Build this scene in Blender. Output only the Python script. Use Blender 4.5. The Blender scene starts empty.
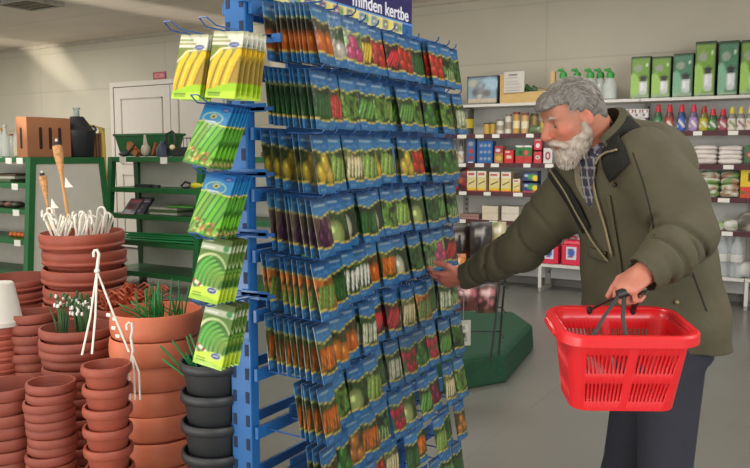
import bpy, math, random
import numpy as np
from mathutils import Vector, Matrix, Euler, noise as mnoise
from mathutils.bvhtree import BVHTree

random.seed(7)
rng = np.random.default_rng(7)
SC = bpy.context.scene
COL = bpy.data.collections.new('shop'); SC.collection.children.link(COL)

# ------------------------------------------------------------------ camera maths
F = 780.0; CH = 1.45; YAW = math.radians(31.2); PIT = math.atan(79 / F)
FW = np.array([-math.sin(YAW) * math.cos(PIT), math.cos(YAW) * math.cos(PIT), -math.sin(PIT)])
RT = np.array([math.cos(YAW), math.sin(YAW), 0.0]); UP = np.cross(RT, FW)
CAM = np.array([0, 0, CH])
NC = np.array([math.sin(YAW), -math.cos(YAW), 0.0])      # horizontal, towards the camera
ZU = np.array([0, 0, 1.0])
def ray(x, y): return FW * F + RT * (x - 375) + UP * (234 - y)
def atz(x, y, z): d = ray(x, y); return CAM + d * (z - CH) / d[2]
def aty(x, y, Y): d = ray(x, y); return CAM + d * Y / d[1]
def atx(x, y, X): d = ray(x, y); return CAM + d * X / d[0]
def atd(x, y, D): return CAM + ray(x, y) * D / F
P = atd

# ------------------------------------------------------------------ materials
def lin(c):
    c = np.asarray(c, float) / 255.0
    return np.where(c <= 0.04045, c / 12.92, ((c + 0.055) / 1.055) ** 2.4)
MATS = {}
def mat(name, col, rough=0.5, metal=0.0, var=0.08, scale=8.0, bump=0.0, bscale=60.0, alpha=1.0, trans=0.0, coat=0.0, emit=None, spec=0.5, stretch=(1,1,1)):
    if name in MATS: return MATS[name]
    m = bpy.data.materials.new(name); m.use_nodes = True
    nt = m.node_tree; N = nt.nodes; L = nt.links
    b = N['Principled BSDF']
    rgb = lin(col)
    tc = N.new('ShaderNodeTexCoord'); mp = N.new('ShaderNodeMapping'); mp.inputs['Scale'].default_value = stretch
    L.new(tc.outputs['Object'], mp.inputs['Vector'])
    nz = N.new('ShaderNodeTexNoise'); nz.inputs['Scale'].default_value = scale; nz.inputs['Detail'].default_value = 5
    L.new(mp.outputs['Vector'], nz.inputs['Vector'])
    cr = N.new('ShaderNodeValToRGB')
    cr.color_ramp.elements[0].position = 0.3; cr.color_ramp.elements[1].position = 0.7
    cr.color_ramp.elements[0].color = (*np.clip(rgb * (1 - var), 0, 1), 1)
    cr.color_ramp.elements[1].color = (*np.clip(rgb * (1 + var), 0, 1), 1)
    L.new(nz.outputs['Fac'], cr.inputs['Fac']); L.new(cr.outputs['Color'], b.inputs['Base Color'])
    b.inputs['Roughness'].default_value = rough; b.inputs['Metallic'].default_value = metal
    b.inputs['Alpha'].default_value = alpha; b.inputs['Transmission Weight'].default_value = trans
    b.inputs['Coat Weight'].default_value = coat; b.inputs['Specular IOR Level'].default_value = spec
    if emit is not None:
        b.inputs['Emission Color'].default_value = (*lin(col), 1); b.inputs['Emission Strength'].default_value = emit
    if bump:
        n2 = N.new('ShaderNodeTexNoise'); n2.inputs['Scale'].default_value = bscale; n2.inputs['Detail'].default_value = 4
        L.new(mp.outputs['Vector'], n2.inputs['Vector'])
        bp = N.new('ShaderNodeBump'); bp.inputs['Strength'].default_value = bump; bp.inputs['Distance'].default_value = 0.01
        L.new(n2.outputs['Fac'], bp.inputs['Height']); L.new(bp.outputs['Normal'], b.inputs['Normal'])
    MATS[name] = m; return m
def printed(name, rough=0.4, coat=0.0, bump=0.0):
    if name in MATS: return MATS[name]
    m = bpy.data.materials.new(name); m.use_nodes = True
    nt = m.node_tree; b = nt.nodes['Principled BSDF']
    a = nt.nodes.new('ShaderNodeAttribute'); a.attribute_name = 'Col'
    nt.links.new(a.outputs['Color'], b.inputs['Base Color'])
    b.inputs['Roughness'].default_value = rough; b.inputs['Coat Weight'].default_value = coat
    if bump:
        tc = nt.nodes.new('ShaderNodeTexCoord')
        n2 = nt.nodes.new('ShaderNodeTexNoise'); n2.inputs['Scale'].default_value = 45
        nt.links.new(tc.outputs['Object'], n2.inputs['Vector'])
        bp = nt.nodes.new('ShaderNodeBump'); bp.inputs['Strength'].default_value = bump; bp.inputs['Distance'].default_value = 0.01
        nt.links.new(n2.outputs['Fac'], bp.inputs['Height']); nt.links.new(bp.outputs['Normal'], b.inputs['Normal'])
    MATS[name] = m; return m

# ------------------------------------------------------------------ objects
def thing(name, label, cat, loc=(0, 0, 0), rz=0.0, group=None):
    o = bpy.data.objects.new(name, None); COL.objects.link(o); o.empty_display_size = 0.1
    o.location = Vector([float(v) for v in loc]); o.rotation_euler = (0, 0, rz)
    o['label'] = label; o['category'] = cat
    if group: o['group'] = group
    return o
def tag(o, label, cat, group=None, kind=None):
    o['label'] = label; o['category'] = cat
    if group: o['group'] = group
    if kind: o['kind'] = kind
    return o
def wm(o):
    m = Matrix.Translation(o.location) @ o.rotation_euler.to_matrix().to_4x4()
    return wm(o.parent) @ m if o.parent else m
def dup(o, loc=None, rot=None, label=None, parent=None):
    c = o.copy(); COL.objects.link(c)
    if parent is not None: c.parent = parent
    if loc is not None: c.location = Vector([float(v) for v in loc])
    if rot is not None: c.rotation_euler = rot
    if label: c['label'] = label
    for ch in list(o.children): dup(ch, parent=c)
    return c

class MB:
    """collects verts / faces, builds ONE mesh object"""
    def __init__(s): s.v = []; s.f = []; s.m = []; s.c = []; s.mi = 0; s.col = (200, 200, 200); s.T = None
    def add(s, vs, fs, cols=None):
        o = len(s.v)
        for i, p in enumerate(vs):
            if s.T is not None: p = s.T @ Vector([float(q) for q in p])
            s.v.append((float(p[0]), float(p[1]), float(p[2])))
            s.c.append(cols[i] if cols is not None else s.col)
        for f in fs: s.f.append(tuple(o + i for i in f)); s.m.append(s.mi)
        return s
    def box(s, a, b):
        x0, y0, z0 = a; x1, y1, z1 = b
        vs = [(x0,y0,z0),(x1,y0,z0),(x1,y1,z0),(x0,y1,z0),(x0,y0,z1),(x1,y0,z1),(x1,y1,z1),(x0,y1,z1)]
        return s.add(vs, [(0,3,2,1),(4,5,6,7),(0,1,5,4),(1,2,6,5),(2,3,7,6),(3,0,4,7)])
    def cbox(s, c, d): return s.box([c[i]-d[i]/2 for i in range(3)], [c[i]+d[i]/2 for i in range(3)])
    def hexa(s, bot, top):   # 4 + 4 corners
        return s.add(list(bot) + list(top), [(3,2,1,0),(4,5,6,7),(0,1,5,4),(1,2,6,5),(2,3,7,6),(3,0,4,7)])
    def tube(s, pts, r, n=8, closed=False, flat=None):
        pts = [np.array(p, float) for p in pts]; k = len(pts); rs = r if hasattr(r, '__len__') else [r] * k
        vs = []; fs = []; ref = None
        for i, p in enumerate(pts):
            if closed: t = pts[(i+1) % k] - pts[i-1]
            else: t = pts[min(i+1, k-1)] - pts[max(i-1, 0)]
            t = t / (np.linalg.norm(t) + 1e-9)
            if ref is None:
                ref = np.array([0, 0, 1.0]) if abs(t[2]) < 0.9 else np.array([1.0, 0, 0])
            u = ref - t * (ref @ t); u /= np.linalg.norm(u) + 1e-9; w = np.cross(t, u); ref = u
            for j in range(n):
                a = 2 * math.pi * j / n
                vs.append(p + rs[i] * (math.cos(a) * u * (flat or 1) + math.sin(a) * w))
        kk = k if closed else k - 1
        for i in range(kk):
            for j in range(n):
                a = i*n + j; b = i*n + (j+1) % n; c = ((i+1) % k)*n + (j+1) % n; d = ((i+1) % k)*n + j
                fs.append((a, b, c, d))
        if not closed: fs.append(tuple(range(n-1, -1, -1))); fs.append(tuple((k-1)*n + j for j in range(n)))
        return s.add(vs, fs)
    def lathe(s, prof, c=(0,0,0), n=24, sx=1, sy=1, rot=None, wob=0):
        vs = []; fs = []; k = len(prof)
        for i, (r, z) in enumerate(prof):
            for j in range(n):
                a = 2*math.pi*j/n; q = Vector((r*math.cos(a)*sx, r*math.sin(a)*sy, z))
                if rot is not None: q = rot @ q
                vs.append((c[0]+q[0], c[1]+q[1], c[2]+q[2]))
        for i in range(k-1):
            for j in range(n): fs.append((i*n+j, i*n+(j+1) % n, (i+1)*n+(j+1) % n, (i+1)*n+j))
        fs.append(tuple(range(n-1, -1, -1))); fs.append(tuple((k-1)*n+j for j in range(n)))
        return s.add(vs, fs)
    def ball(s, c, r, n=12):
        r = r if hasattr(r, '__len__') else (r, r, r)
        prof = [(math.sin(math.pi*i/n) + 1e-4, -math.cos(math.pi*i/n)) for i in range(n+1)]
        vs = []; fs = []; m = n*2
        for (q, z) in prof:
            for j in range(m):
                a = 2*math.pi*j/m; vs.append((c[0]+q*math.cos(a)*r[0], c[1]+q*math.sin(a)*r[1], c[2]+z*r[2]))
        for i in range(n):
            for j in range(m): fs.append((i*m+j, i*m+(j+1) % m, (i+1)*m+(j+1) % m, (i+1)*m+j))
        return s.add(vs, fs)
    def build(s, name, mats, parent=None, origin=None, smooth=False, bevel=0, bseg=2, colors=False):
        me = bpy.data.meshes.new(name)
        vs = np.array(s.v)
        if parent is not None:
            inv = wm(parent).inverted()
            vs = np.array([tuple(inv @ Vector(v)) for v in vs])
        if origin is not None: vs = vs - np.array(origin)
        me.from_pydata(vs.tolist(), [], s.f)
        for m in (mats if isinstance(mats, (list, tuple)) else [mats]): me.materials.append(m)
        me.polygons.foreach_set('material_index', s.m)
        if smooth: me.polygons.foreach_set('use_smooth', [True]*len(s.f))
        if colors:
            at = me.color_attributes.new('Col', 'FLOAT_COLOR', 'POINT')
            ca = np.ones((len(s.v), 4)); ca[:, :3] = lin(np.clip(np.array(s.c, float), 0, 255)); at.data.foreach_set('color', ca.ravel())
        me.update(); me.validate()
        o = bpy.data.objects.new(name, me); COL.objects.link(o)
        if parent is not None: o.parent = parent
        if origin is not None: o.location = Vector([float(q) for q in origin])
        if bevel:
            bm = o.modifiers.new('bevel', 'BEVEL'); bm.width = bevel; bm.segments = bseg; bm.limit_method = 'ANGLE'
        if smooth:
            try: me.set_sharp_from_angle(angle=math.radians(40))
            except Exception: pass
        return o
def struct(o): o['kind'] = 'structure'; return o

# ------------------------------------------------------------------ printed artwork (colours sampled on a grid)
class Art:
    def __init__(s, w, h, bg, asp=None):
        s.w, s.h = w, h; s.a = np.zeros((h, w, 3)); s.a[:] = bg
        asp = asp or h / w; s.asp = asp
        s.X, s.Y = np.meshgrid((np.arange(w)+.5)/w, (np.arange(h)+.5)/h*asp)
        s.mask = np.ones((h, w), bool)
    def put(s, m, col, soft=None):
        m = np.clip(m, 0, 1) * s.mask
        s.a = s.a * (1 - m[..., None]) + np.array(col, float) * m[..., None]; return s
    def _e(s, d): return np.clip(0.5 - d * s.w * 1.0, 0, 1)
    def rect(s, x0, y0, x1, y1, col):
        d = np.maximum(np.maximum(x0 - s.X, s.X - x1), np.maximum(y0 - s.Y, s.Y - y1)); return s.put(s._e(d), col)
    def ell(s, cx, cy, rx, ry, col, ang=0.0, shade=0.0):
        c, n = math.cos(ang), math.sin(ang); x = (s.X-cx)*c + (s.Y-cy)*n; y = -(s.X-cx)*n + (s.Y-cy)*c
        q = np.sqrt((x/rx)**2 + (y/ry)**2); m = s._e((q-1)*min(rx, ry))
        s.put(m, col)
        if shade:
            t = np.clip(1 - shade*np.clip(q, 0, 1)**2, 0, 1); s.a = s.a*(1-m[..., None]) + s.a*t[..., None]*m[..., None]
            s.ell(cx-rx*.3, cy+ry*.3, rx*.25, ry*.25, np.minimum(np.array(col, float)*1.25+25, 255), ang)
        return s
    def stroke(s, p, q, r, col, r2=None):
        r2 = r if r2 is None else r2
        dx, dy = q[0]-p[0], q[1]-p[1]; t = np.clip(((s.X-p[0])*dx + (s.Y-p[1])*dy)/(dx*dx+dy*dy+1e-9), 0, 1)
        d = np.hypot(s.X-p[0]-t*dx, s.Y-p[1]-t*dy) - (r + (r2-r)*t); return s.put(s._e(d), col)
    def above(s, y0, amp, k, ph, col, below=False):
        e = s.Y - (y0 + amp*np.sin(s.X*k+ph)); e = -e if below else e
        return s.put(np.clip(0.5 + e*s.w, 0, 1), col)
    def speckle(s, amp, seed=0):
        r = np.random.default_rng(seed); s.a += r.normal(0, amp, (s.h, s.w, 1)) * s.mask[..., None]; return s
    def lines(s, x0, x1, ys, r, col, seed=0):
        q = random.Random(seed)
        for y in ys: s.stroke((x0, y), (x1 - q.random()*(x1-x0)*.4, y), r, col)
        return s
    def sample(s, u, v):
        x = np.clip(u*s.w - .5, 0, s.w-1); y = np.clip(v*s.h - .5, 0, s.h-1)
        x0 = np.floor(x).astype(int); y0 = np.floor(y).astype(int); x1 = np.minimum(x0+1, s.w-1); y1 = np.minimum(y0+1, s.h-1)
        fx = (x-x0)[..., None]; fy = (y-y0)[..., None]
        return (s.a[y0, x0]*(1-fx)+s.a[y0, x1]*fx)*(1-fy) + (s.a[y1, x0]*(1-fx)+s.a[y1, x1]*fx)*fy

def art_face(mb, art, w, h, y, z0, nx, nz, bulge=None, x0=None):
    """grid in the XZ plane facing -Y"""
    vs = []; cs = []; x0 = -w/2 if x0 is None else x0
    u, v = np.meshgrid(np.linspace(0, 1, nx+1), np.linspace(0, 1, nz+1))
    col = art.sample(u, v)
    for j in range(nz+1):
        for i in range(nx+1):
            b = bulge(u[j, i], v[j, i]) if bulge else 0
            vs.append((x0+w*u[j, i], y-b, z0+h*v[j, i])); cs.append(tuple(col[j, i]))
    fs = [(j*(nx+1)+i, j*(nx+1)+i+1, (j+1)*(nx+1)+i+1, (j+1)*(nx+1)+i) for j in range(nz) for i in range(nx)]
    mb.add(vs, fs, cs)
def art_box(name, w, d, h, art, side=(120,120,120), nx=12, nz=16, mt=None, parent=None, top=None, side_art=None):
    """carton, front faces -Y, origin bottom centre front; front carries artwork, +X side may too"""
    mb = MB(); art_face(mb, art, w, h, 0, 0, nx, nz)
    if side_art is not None:
        t = MB(); art_face(t, side_art, d, h, 0, 0, max(4, nx//2), nz, x0=0)
        mb.add([(w/2 - v[1], v[0], v[2]) for v in t.v], t.f, t.c)
        t = MB(); art_face(t, side_art, d, h, 0, 0, max(4, nx//2), nz, x0=-d)
        mb.add([(-w/2 + v[1], -v[0], v[2]) for v in t.v], t.f, t.c)
    else:
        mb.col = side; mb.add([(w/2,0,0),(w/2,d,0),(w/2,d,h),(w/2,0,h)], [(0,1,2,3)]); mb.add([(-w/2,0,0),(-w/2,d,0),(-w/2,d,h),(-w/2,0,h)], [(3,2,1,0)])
    mb.col = top or side
    mb.add([(-w/2,0,h),(w/2,0,h),(w/2,d,h),(-w/2,d,h)], [(0,1,2,3)]); mb.add([(-w/2,0,0),(w/2,0,0),(w/2,d,0),(-w/2,d,0)], [(3,2,1,0)])
    mb.col = side; mb.add([(-w/2,d,0),(w/2,d,0),(w/2,d,h),(-w/2,d,h)], [(3,2,1,0)])
    return mb.build(name, mt or printed('printed_card', 0.45), parent, colors=True)

# ------------------------------------------------------------------ implicit surfaces (people)
class SDF:
    def __init__(s, lo, hi, h):
        s.lo = np.array(lo, float); s.h = h; s.n = np.ceil((np.array(hi)-s.lo)/h).astype(int)+1
        s.a = np.full(s.n, 0.5, np.float32)
    def reg(s, lo, hi):
        i0 = np.clip(np.floor((np.array(lo)-s.lo)/s.h).astype(int), 0, s.n); i1 = np.clip(np.ceil((np.array(hi)-s.lo)/s.h).astype(int)+1, 0, s.n)
        if (i1 <= i0).any(): return None, None
        ax = [(s.lo[k]+np.arange(i0[k], i1[k])*s.h).astype(np.float32) for k in range(3)]
        return tuple(slice(i0[k], i1[k]) for k in range(3)), np.meshgrid(*ax, indexing='ij', sparse=True)
    def comb(s, fn, lo, hi, k=0.0, mode='+'):
        sl, g = s.reg(lo, hi)
        if sl is None: return s
        d = fn(*g).astype(np.float32); a = s.a[sl]
        if mode == '-': d = -d; a = -a
        if mode == '*': a = -a; d = -d
        if k > 0: hh = np.maximum(k-np.abs(a-d), 0)/k; r = np.minimum(a, d)-hh*hh*k*0.25
        else: r = np.minimum(a, d)
        if mode == '-':   # max(a,-d)
            a0 = s.a[sl]; dd = d   # d already negated
            if k > 0: hh = np.maximum(k-np.abs(a0-dd), 0)/k; r = np.maximum(a0, dd)+hh*hh*k*0.25
            else: r = np.maximum(a0, dd)
        if mode == '*': r = -r
        s.a[sl] = r; return s
    def cone(s, a, b, ra, rb, k=0.02, mode='+'):
        a = np.array(a, float); b = np.array(b, float); ab = b-a; L2 = ab@ab + 1e-12
        def fn(X, Y, Z):
            px, py, pz = X-a[0], Y-a[1], Z-a[2]; t = np.clip((px*ab[0]+py*ab[1]+pz*ab[2])/L2, 0, 1)
            return np.sqrt((px-t*ab[0])**2+(py-t*ab[1])**2+(pz-t*ab[2])**2)-(ra+(rb-ra)*t)
        m = max(ra, rb)+k+0.02
        return s.comb(fn, np.minimum(a, b)-m, np.maximum(a, b)+m, k, mode)
    def ell(s, c, r, R=None, k=0.02, mode='+', disp=None, scale=1):
        """R rows = local axes"""
        c = np.array(c, float); R = np.eye(3) if R is None else np.array(R); r = np.array(r, float)
        def fn(X, Y, Z):
            px, py, pz = X-c[0], Y-c[1], Z-c[2]
            q = [(px*R[i][0]+py*R[i][1]+pz*R[i][2])/r[i] for i in range(3)]
            k0 = np.sqrt(q[0]**2+q[1]**2+q[2]**2)
            k1 = np.sqrt((q[0]/r[0])**2+(q[1]/r[1])**2+(q[2]/r[2])**2)+1e-6
            d = k0*(k0-1)/k1
            if disp: d = d + disp(q[0]*r[0], q[1]*r[1], q[2]*r[2])
            return d
        m = r.max()+k+0.02
        return s.comb(fn, c-m, c+m, k, mode)
    def loft(s, secs, side, front, k=0.02, disp=None):
        """secs: (centre, a, b); elliptical sections"""
        side = np.array(side); front = np.array(front)
        C = [np.array(q[0], float) for q in secs]
        lo = np.min([c-max(q[1], q[2])-.06 for c, q in zip(C, secs)], axis=0); hi = np.max([c+max(q[1], q[2])+.06 for c, q in zip(C, secs)], axis=0)
        def fn(X, Y, Z):
            zz = np.array([c[2] for c in C]); o = np.argsort(zz)
            f = lambda v: np.interp(Z, zz[o], np.array(v)[o])
            cx = f([c[0] for c in C]); cy = f([c[1] for c in C]); A = f([q[1] for q in secs]); B = f([q[2] for q in secs])
            px, py = X-cx, Y-cy
            u = (px*side[0]+py*side[1]); v = (px*front[0]+py*front[1])
            q = np.sqrt((u/A)**2+(v/B)**2); d = (q-1)*np.minimum(A, B)*1.0
            dz = np.maximum(zz.min()-Z, Z-zz.max()); d = np.maximum(d, dz)
            if disp: d = d+disp(X, Y, Z, u, v)
            return d
        return s.comb(fn, lo, hi, k)
    def cut(s, fn, lo, hi, k=0.0): return s.comb(fn, lo, hi, k, '-')
    def mesh(s, name, m, parent=None, smooth_it=0, colfn=None):
        import openvdb
        g = openvdb.FloatGrid(0.5); g.copyFromArray(s.a)
        p, t, q = g.convertToPolygons(isovalue=0.0, adaptivity=0.0)
        p = p*s.h+s.lo
        me = bpy.data.meshes.new(name)
        if parent is not None: p2 = p-np.array(parent.location)
        else: p2 = p
        # orientation check
        v0 = p[q[:, 0]]; nn = np.cross(p[q[:, 1]]-v0, p[q[:, 2]]-v0); vol = (nn*v0).sum()
        qq = q if vol > 0 else q[:, ::-1]
        me.from_pydata(p2.tolist(), [], qq.tolist()); me.materials.append(m)
        me.polygons.foreach_set('use_smooth', [True]*len(qq))
        if colfn is not None:
            at = me.color_attributes.new('Col', 'FLOAT_COLOR', 'POINT')
            ca = np.ones((len(p), 4)); ca[:, :3] = lin(np.clip(colfn(p), 0, 255)); at.data.foreach_set('color', ca.ravel())
        me.update()
        o = bpy.data.objects.new(name, me); COL.objects.link(o)
        if parent is not None: o.parent = parent
        if smooth_it:
            sm = o.modifiers.new('smooth', 'SMOOTH'); sm.factor = 0.5; sm.iterations = smooth_it
        o_bvh = BVHTree.FromPolygons([Vector(v) for v in p], qq.tolist()) if len(p) < 400000 else None
        return o, o_bvh
# ================================================================== SETTING
WY = 8.40; CZ = 3.25
def seamed(name, col, rough, w, h, mortar=0.004, dark=0.75, offs=0.0, axis='xz', var=0.04, spec=0.4):
    m = bpy.data.materials.new(name); m.use_nodes = True; nt = m.node_tree; N = nt.nodes; L = nt.links; b = N['Principled BSDF']
    tc = N.new('ShaderNodeTexCoord'); sp = N.new('ShaderNodeSeparateXYZ'); cb = N.new('ShaderNodeCombineXYZ')
    L.new(tc.outputs['Object'], sp.inputs[0]); L.new(sp.outputs['X'], cb.inputs['X']); L.new(sp.outputs['Z' if axis == 'xz' else 'Y'], cb.inputs['Y'])
    br = N.new('ShaderNodeTexBrick'); br.offset = offs; br.inputs['Scale'].default_value = 1.0
    br.inputs['Brick Width'].default_value = w; br.inputs['Row Height'].default_value = h; br.inputs['Mortar Size'].default_value = mortar
    br.inputs['Mortar Smooth'].default_value = 0.3
    c = lin(col)
    br.inputs['Color1'].default_value = (*c, 1); br.inputs['Color2'].default_value = (*(c*(1-var)), 1); br.inputs['Mortar'].default_value = (*(c*dark), 1)
    L.new(cb.outputs[0], br.inputs['Vector'])
    nz = N.new('ShaderNodeTexNoise'); nz.inputs['Scale'].default_value = 1.3; nz.inputs['Detail'].default_value = 6; L.new(tc.outputs['Object'], nz.inputs['Vector'])
    mx = N.new('ShaderNodeMixRGB'); mx.blend_type = 'MULTIPLY'; mx.inputs['Fac'].default_value = 0.22
    L.new(br.outputs['Color'], mx.inputs['Color1']); L.new(nz.outputs['Fac'], mx.inputs['Color2']); L.new(mx.outputs[0], b.inputs['Base Color'])
    bp = N.new('ShaderNodeBump'); bp.inputs['Strength'].default_value = 0.3; bp.inputs['Distance'].default_value = 0.01
    L.new(br.outputs['Fac'], bp.inputs['Height']); bp.invert = True; L.new(bp.outputs['Normal'], b.inputs['Normal'])
    b.inputs['Roughness'].default_value = rough; b.inputs['Specular IOR Level'].default_value = spec
    return m
m_wall = seamed('wall_panels', (196, 190, 170), 0.6, 2.9, 0.62, 0.010, 0.88)
m_ceil = seamed('ceiling_panels', (226, 214, 198), 0.6, 40.0, 1.15, 0.018, 0.82, axis='xy')
m_floor = seamed('floor_vinyl', (122, 122, 115), 0.26, 1.5, 1.5, 0.004, 0.93, axis='xy', spec=0.55)
struct(MB().box((-16, -1.2, -0.1), (6, WY+.1, 0)).build('floor', m_floor))
struct(MB().box((-16, -1.2, CZ), (6, WY+.1, CZ+.1)).build('ceiling', m_ceil))
struct(MB().box((-16, WY, 0), (6, WY+.1, CZ)).build('wall_back', m_wall))
struct(MB().box((-16.1, -1.2, 0), (-16, WY, CZ)).build('wall_left', m_wall))
m_base = mat('skirting_grey', (120, 118, 110), 0.5)
struct(MB().box((-16, WY-.015, 0), (6, WY, 0.09)).build('baseboard_back', m_base))
struct(MB().box((-16, WY-.03, CZ-.05), (6, WY, CZ)).build('trim_1', mat('trim_cream', (176, 168, 152), 0.5)))
# white double door in the back wall
m_door = mat('door_white', (205, 198, 186), 0.45, var=0.02)
m_seam = mat('door_seam', (168, 160, 148), 0.6)
dx0 = aty(112, 84, WY)[0]; dz = 2.56
d = MB(); d.box((dx0, WY-.05, 0), (dx0+.07, WY, dz)); d.box((dx0+2.5, WY-.05, 0), (dx0+2.57, WY, dz)); d.box((dx0+.07, WY-.05, dz-.07), (dx0+2.5, WY, dz))
door = struct(d.build('door_1', m_door))
for k in range(2):
    x0 = dx0+.08+k*1.21
    lf = MB().box((x0, WY-.04, 0.02), (x0+1.2, WY-.005, dz-.08)).build('door_leaf', m_door, door, bevel=.005)
    for z0, z1 in ((.2, 1.15), (1.3, dz-.25)):
        q = MB()
        for a, b in (((x0+.15, WY-.047, z0), (x0+1.05, WY-.04, z0+.022)), ((x0+.15, WY-.047, z1-.022), (x0+1.05, WY-.04, z1)), ((x0+.15, WY-.047, z0), (x0+.172, WY-.04, z1)), ((x0+1.028, WY-.047, z0), (x0+1.05, WY-.04, z1))): q.box(a, b)
        q.build('panel_moulding', m_seam, lf)
q = MB().box((dx0+1.12, WY-.09, 1.0), (dx0+1.15, WY-.04, 1.25)).build('door_handle', mat('steel', (150, 150, 150), 0.3, 0.9), door)
sx = aty(160, 76, WY)[0]; sz = aty(160, 76, WY)[2]
a = Art(20, 10, (150, 40, 45)); a.rect(.15, .12, .85, .38, (196, 110, 108)); a.rect(.3, .2, .5, .3, (150, 40, 45))
sg = art_box('wall_sign', .26, .015, .11, a, (140, 40, 45)); sg.location = (sx, WY-.016, sz-.05)
tag(sg, 'small red sign above the white double door', 'sign')

# ceiling lamp with louvre at the top left corner
lm = thing('ceiling_lamp', 'louvred recessed fluorescent ceiling lamp at the upper edge', 'lamp', (-8.36, 5.95, CZ))
f = MB(); X0, Y0, X1, Y1 = -8.66, 5.70, -8.06, 6.20
for a_, b_ in (((X0, Y0, CZ-.05), (X1, Y0+.03, CZ)), ((X0, Y1-.03, CZ-.05), (X1, Y1, CZ)), ((X0, Y0+.03, CZ-.05), (X0+.03, Y1-.03, CZ)), ((X1-.03, Y0+.03, CZ-.05), (X1, Y1-.03, CZ))): f.box(a_, b_)
f.build('frame', mat('lamp_frame', (150, 146, 138), .4), lm)
f = MB()
for i in range(1, 10): x = X0+(X1-X0)*i/10; f.box((x-.006, Y0, CZ-.045), (x+.006, Y1, CZ-.008))
for i in range(1, 4): y = Y0+(Y1-Y0)*i/4; f.box((X0, y-.006, CZ-.045), (X1, y+.006, CZ-.008))
f.build('louvre', mat('louvre', (120, 112, 98), .35, .5), lm)
for i in range(2):
    y = Y0+.12+.24*i; MB().tube([(X0+.05, y, CZ-.012), (X1-.05, y, CZ-.012)], .013, 8).build('tube', mat('lamp_tube', (240, 235, 220), .4, emit=.6), lm)

# ================================================================== SEED RACK
m_blue = mat('blue_enamel', (28, 94, 156), 0.4, var=0.06, coat=.2)
m_bluew = mat('blue_wire', (30, 78, 140), 0.4)
m_slot = mat('slot_dark', (14, 34, 66), 0.7)
RX = -1.48; RY0, RY1 = 1.77, 3.03
rack = thing('seed_rack', 'tall blue metal rack holding rows of vegetable seed packets', 'rack', (-1.53, 2.3, 0))
for y in (1.78, 2.71):
    p = MB(); p.box((-1.580, y-.02, 0.03), (-1.502, y+.02, 2.32)); 
    o = p.build('post', m_blue, rack, bevel=.004)
    s_ = MB()
    for k in range(30):
        z = .12+k*.073
        s_.box((-1.572, y-.0215, z), (-1.558, y-.0195, z+.035)); s_.box((-1.522, y-.0215, z), (-1.508, y-.0195, z+.035))
    sl = s_.build('slots', m_slot, o); sl['kind'] = 'stuff'
MB().box((-1.75, RY0-.02, 0), (-1.28, RY1+.02, .035)).build('base', m_blue, rack, bevel=.006)
NROW = 10
ZB = [1.72-.18*i for i in range(NROW)]; ZT = [z+.168 for z in ZB]
for z in ZT:
    MB().box((-1.497, RY0+.17, z-.002), (-1.487, RY1, z+.026)).build('rail_lip', m_blue, rack)
    MB().box((-1.497, RY0, z-.035), (-1.485, RY1, z+.002)).build('rail', m_blue, rack)
    MB().box((-1.595, RY0, z-.030), (-1.585, RY1, z+.002)).build('rear_rail', m_blue, rack)
# header board
m_navy = mat('header_navy', (38, 36, 92), 0.35, var=0.05)
HX = -1.488
hb = MB().box((HX-.022, 1.74, 1.951), (HX-.006, 2.745, 2.42)).build('header_board', m_navy, rack)
MB().box((HX-.026, 1.74, 1.885), (HX-.004, 2.745, 1.951)).build('header_trim', m_blue, hb)
MB().box((HX-.006, 1.74, 1.949), (HX-.002, 2.745, 1.957)).build('header_line', mat('light_blue', (90, 140, 200), .4), hb)
fc = bpy.data.curves.new('lettering', 'FONT'); fc.body = 'minden kertbe'; fc.size = .068; fc.extrude = .0012; fc.offset = .0008; fc.align_x = 'RIGHT'
ft = bpy.data.objects.new('tmp', fc); COL.objects.link(ft); bpy.context.view_layer.update()
tme = bpy.data.meshes.new_from_object(ft.evaluated_get(bpy.context.evaluated_depsgraph_get())); bpy.data.objects.remove(ft)
tme.materials.clear(); tme.materials.append(mat('letter_white', (225, 225, 235), .4))
ft = bpy.data.objects.new('lettering', tme); COL.objects.link(ft); ft.parent = hb; ft.location = Vector((HX-.0045, 2.715, 1.964)) - rack.location; ft.rotation_euler = (math.radians(90), 0, math.radians(90)); ft['kind'] = 'stuff'
# price strip with coloured stickers
a = Art(120, 10, (218, 210, 150), asp=10/120*1.0)
rq = random.Random(3)
for k in range(11):
    x = (k+.5)/11
    a.rect(x-.026, .012, x+.014, .072, rq.choice([(70, 50, 110), (90, 96, 90), (110, 60, 80), (80, 110, 150)])); a.rect(x-.014, .03, x+.004, .052, (226, 224, 210))
    a.ell(x+.03, .045, .012, .028, rq.choice([(232, 205, 50), (200, 190, 60), (90, 140, 70)]))
ps = MB(); ps.T = Matrix.Translation((-1.478, 2.20, 1.905)) @ Matrix.Rotation(math.radians(90), 4, 'Z')
art_face(ps, a, .88, .042, 0, 0, 120, 6); ps.T = None
ps.col = (200, 192, 140); ps.box((-1.482, 1.76, 1.905), (-1.4785, 2.64, 1.947)); ps.build('price_strip', printed('printed_card', .45), rack, colors=True)
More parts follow.
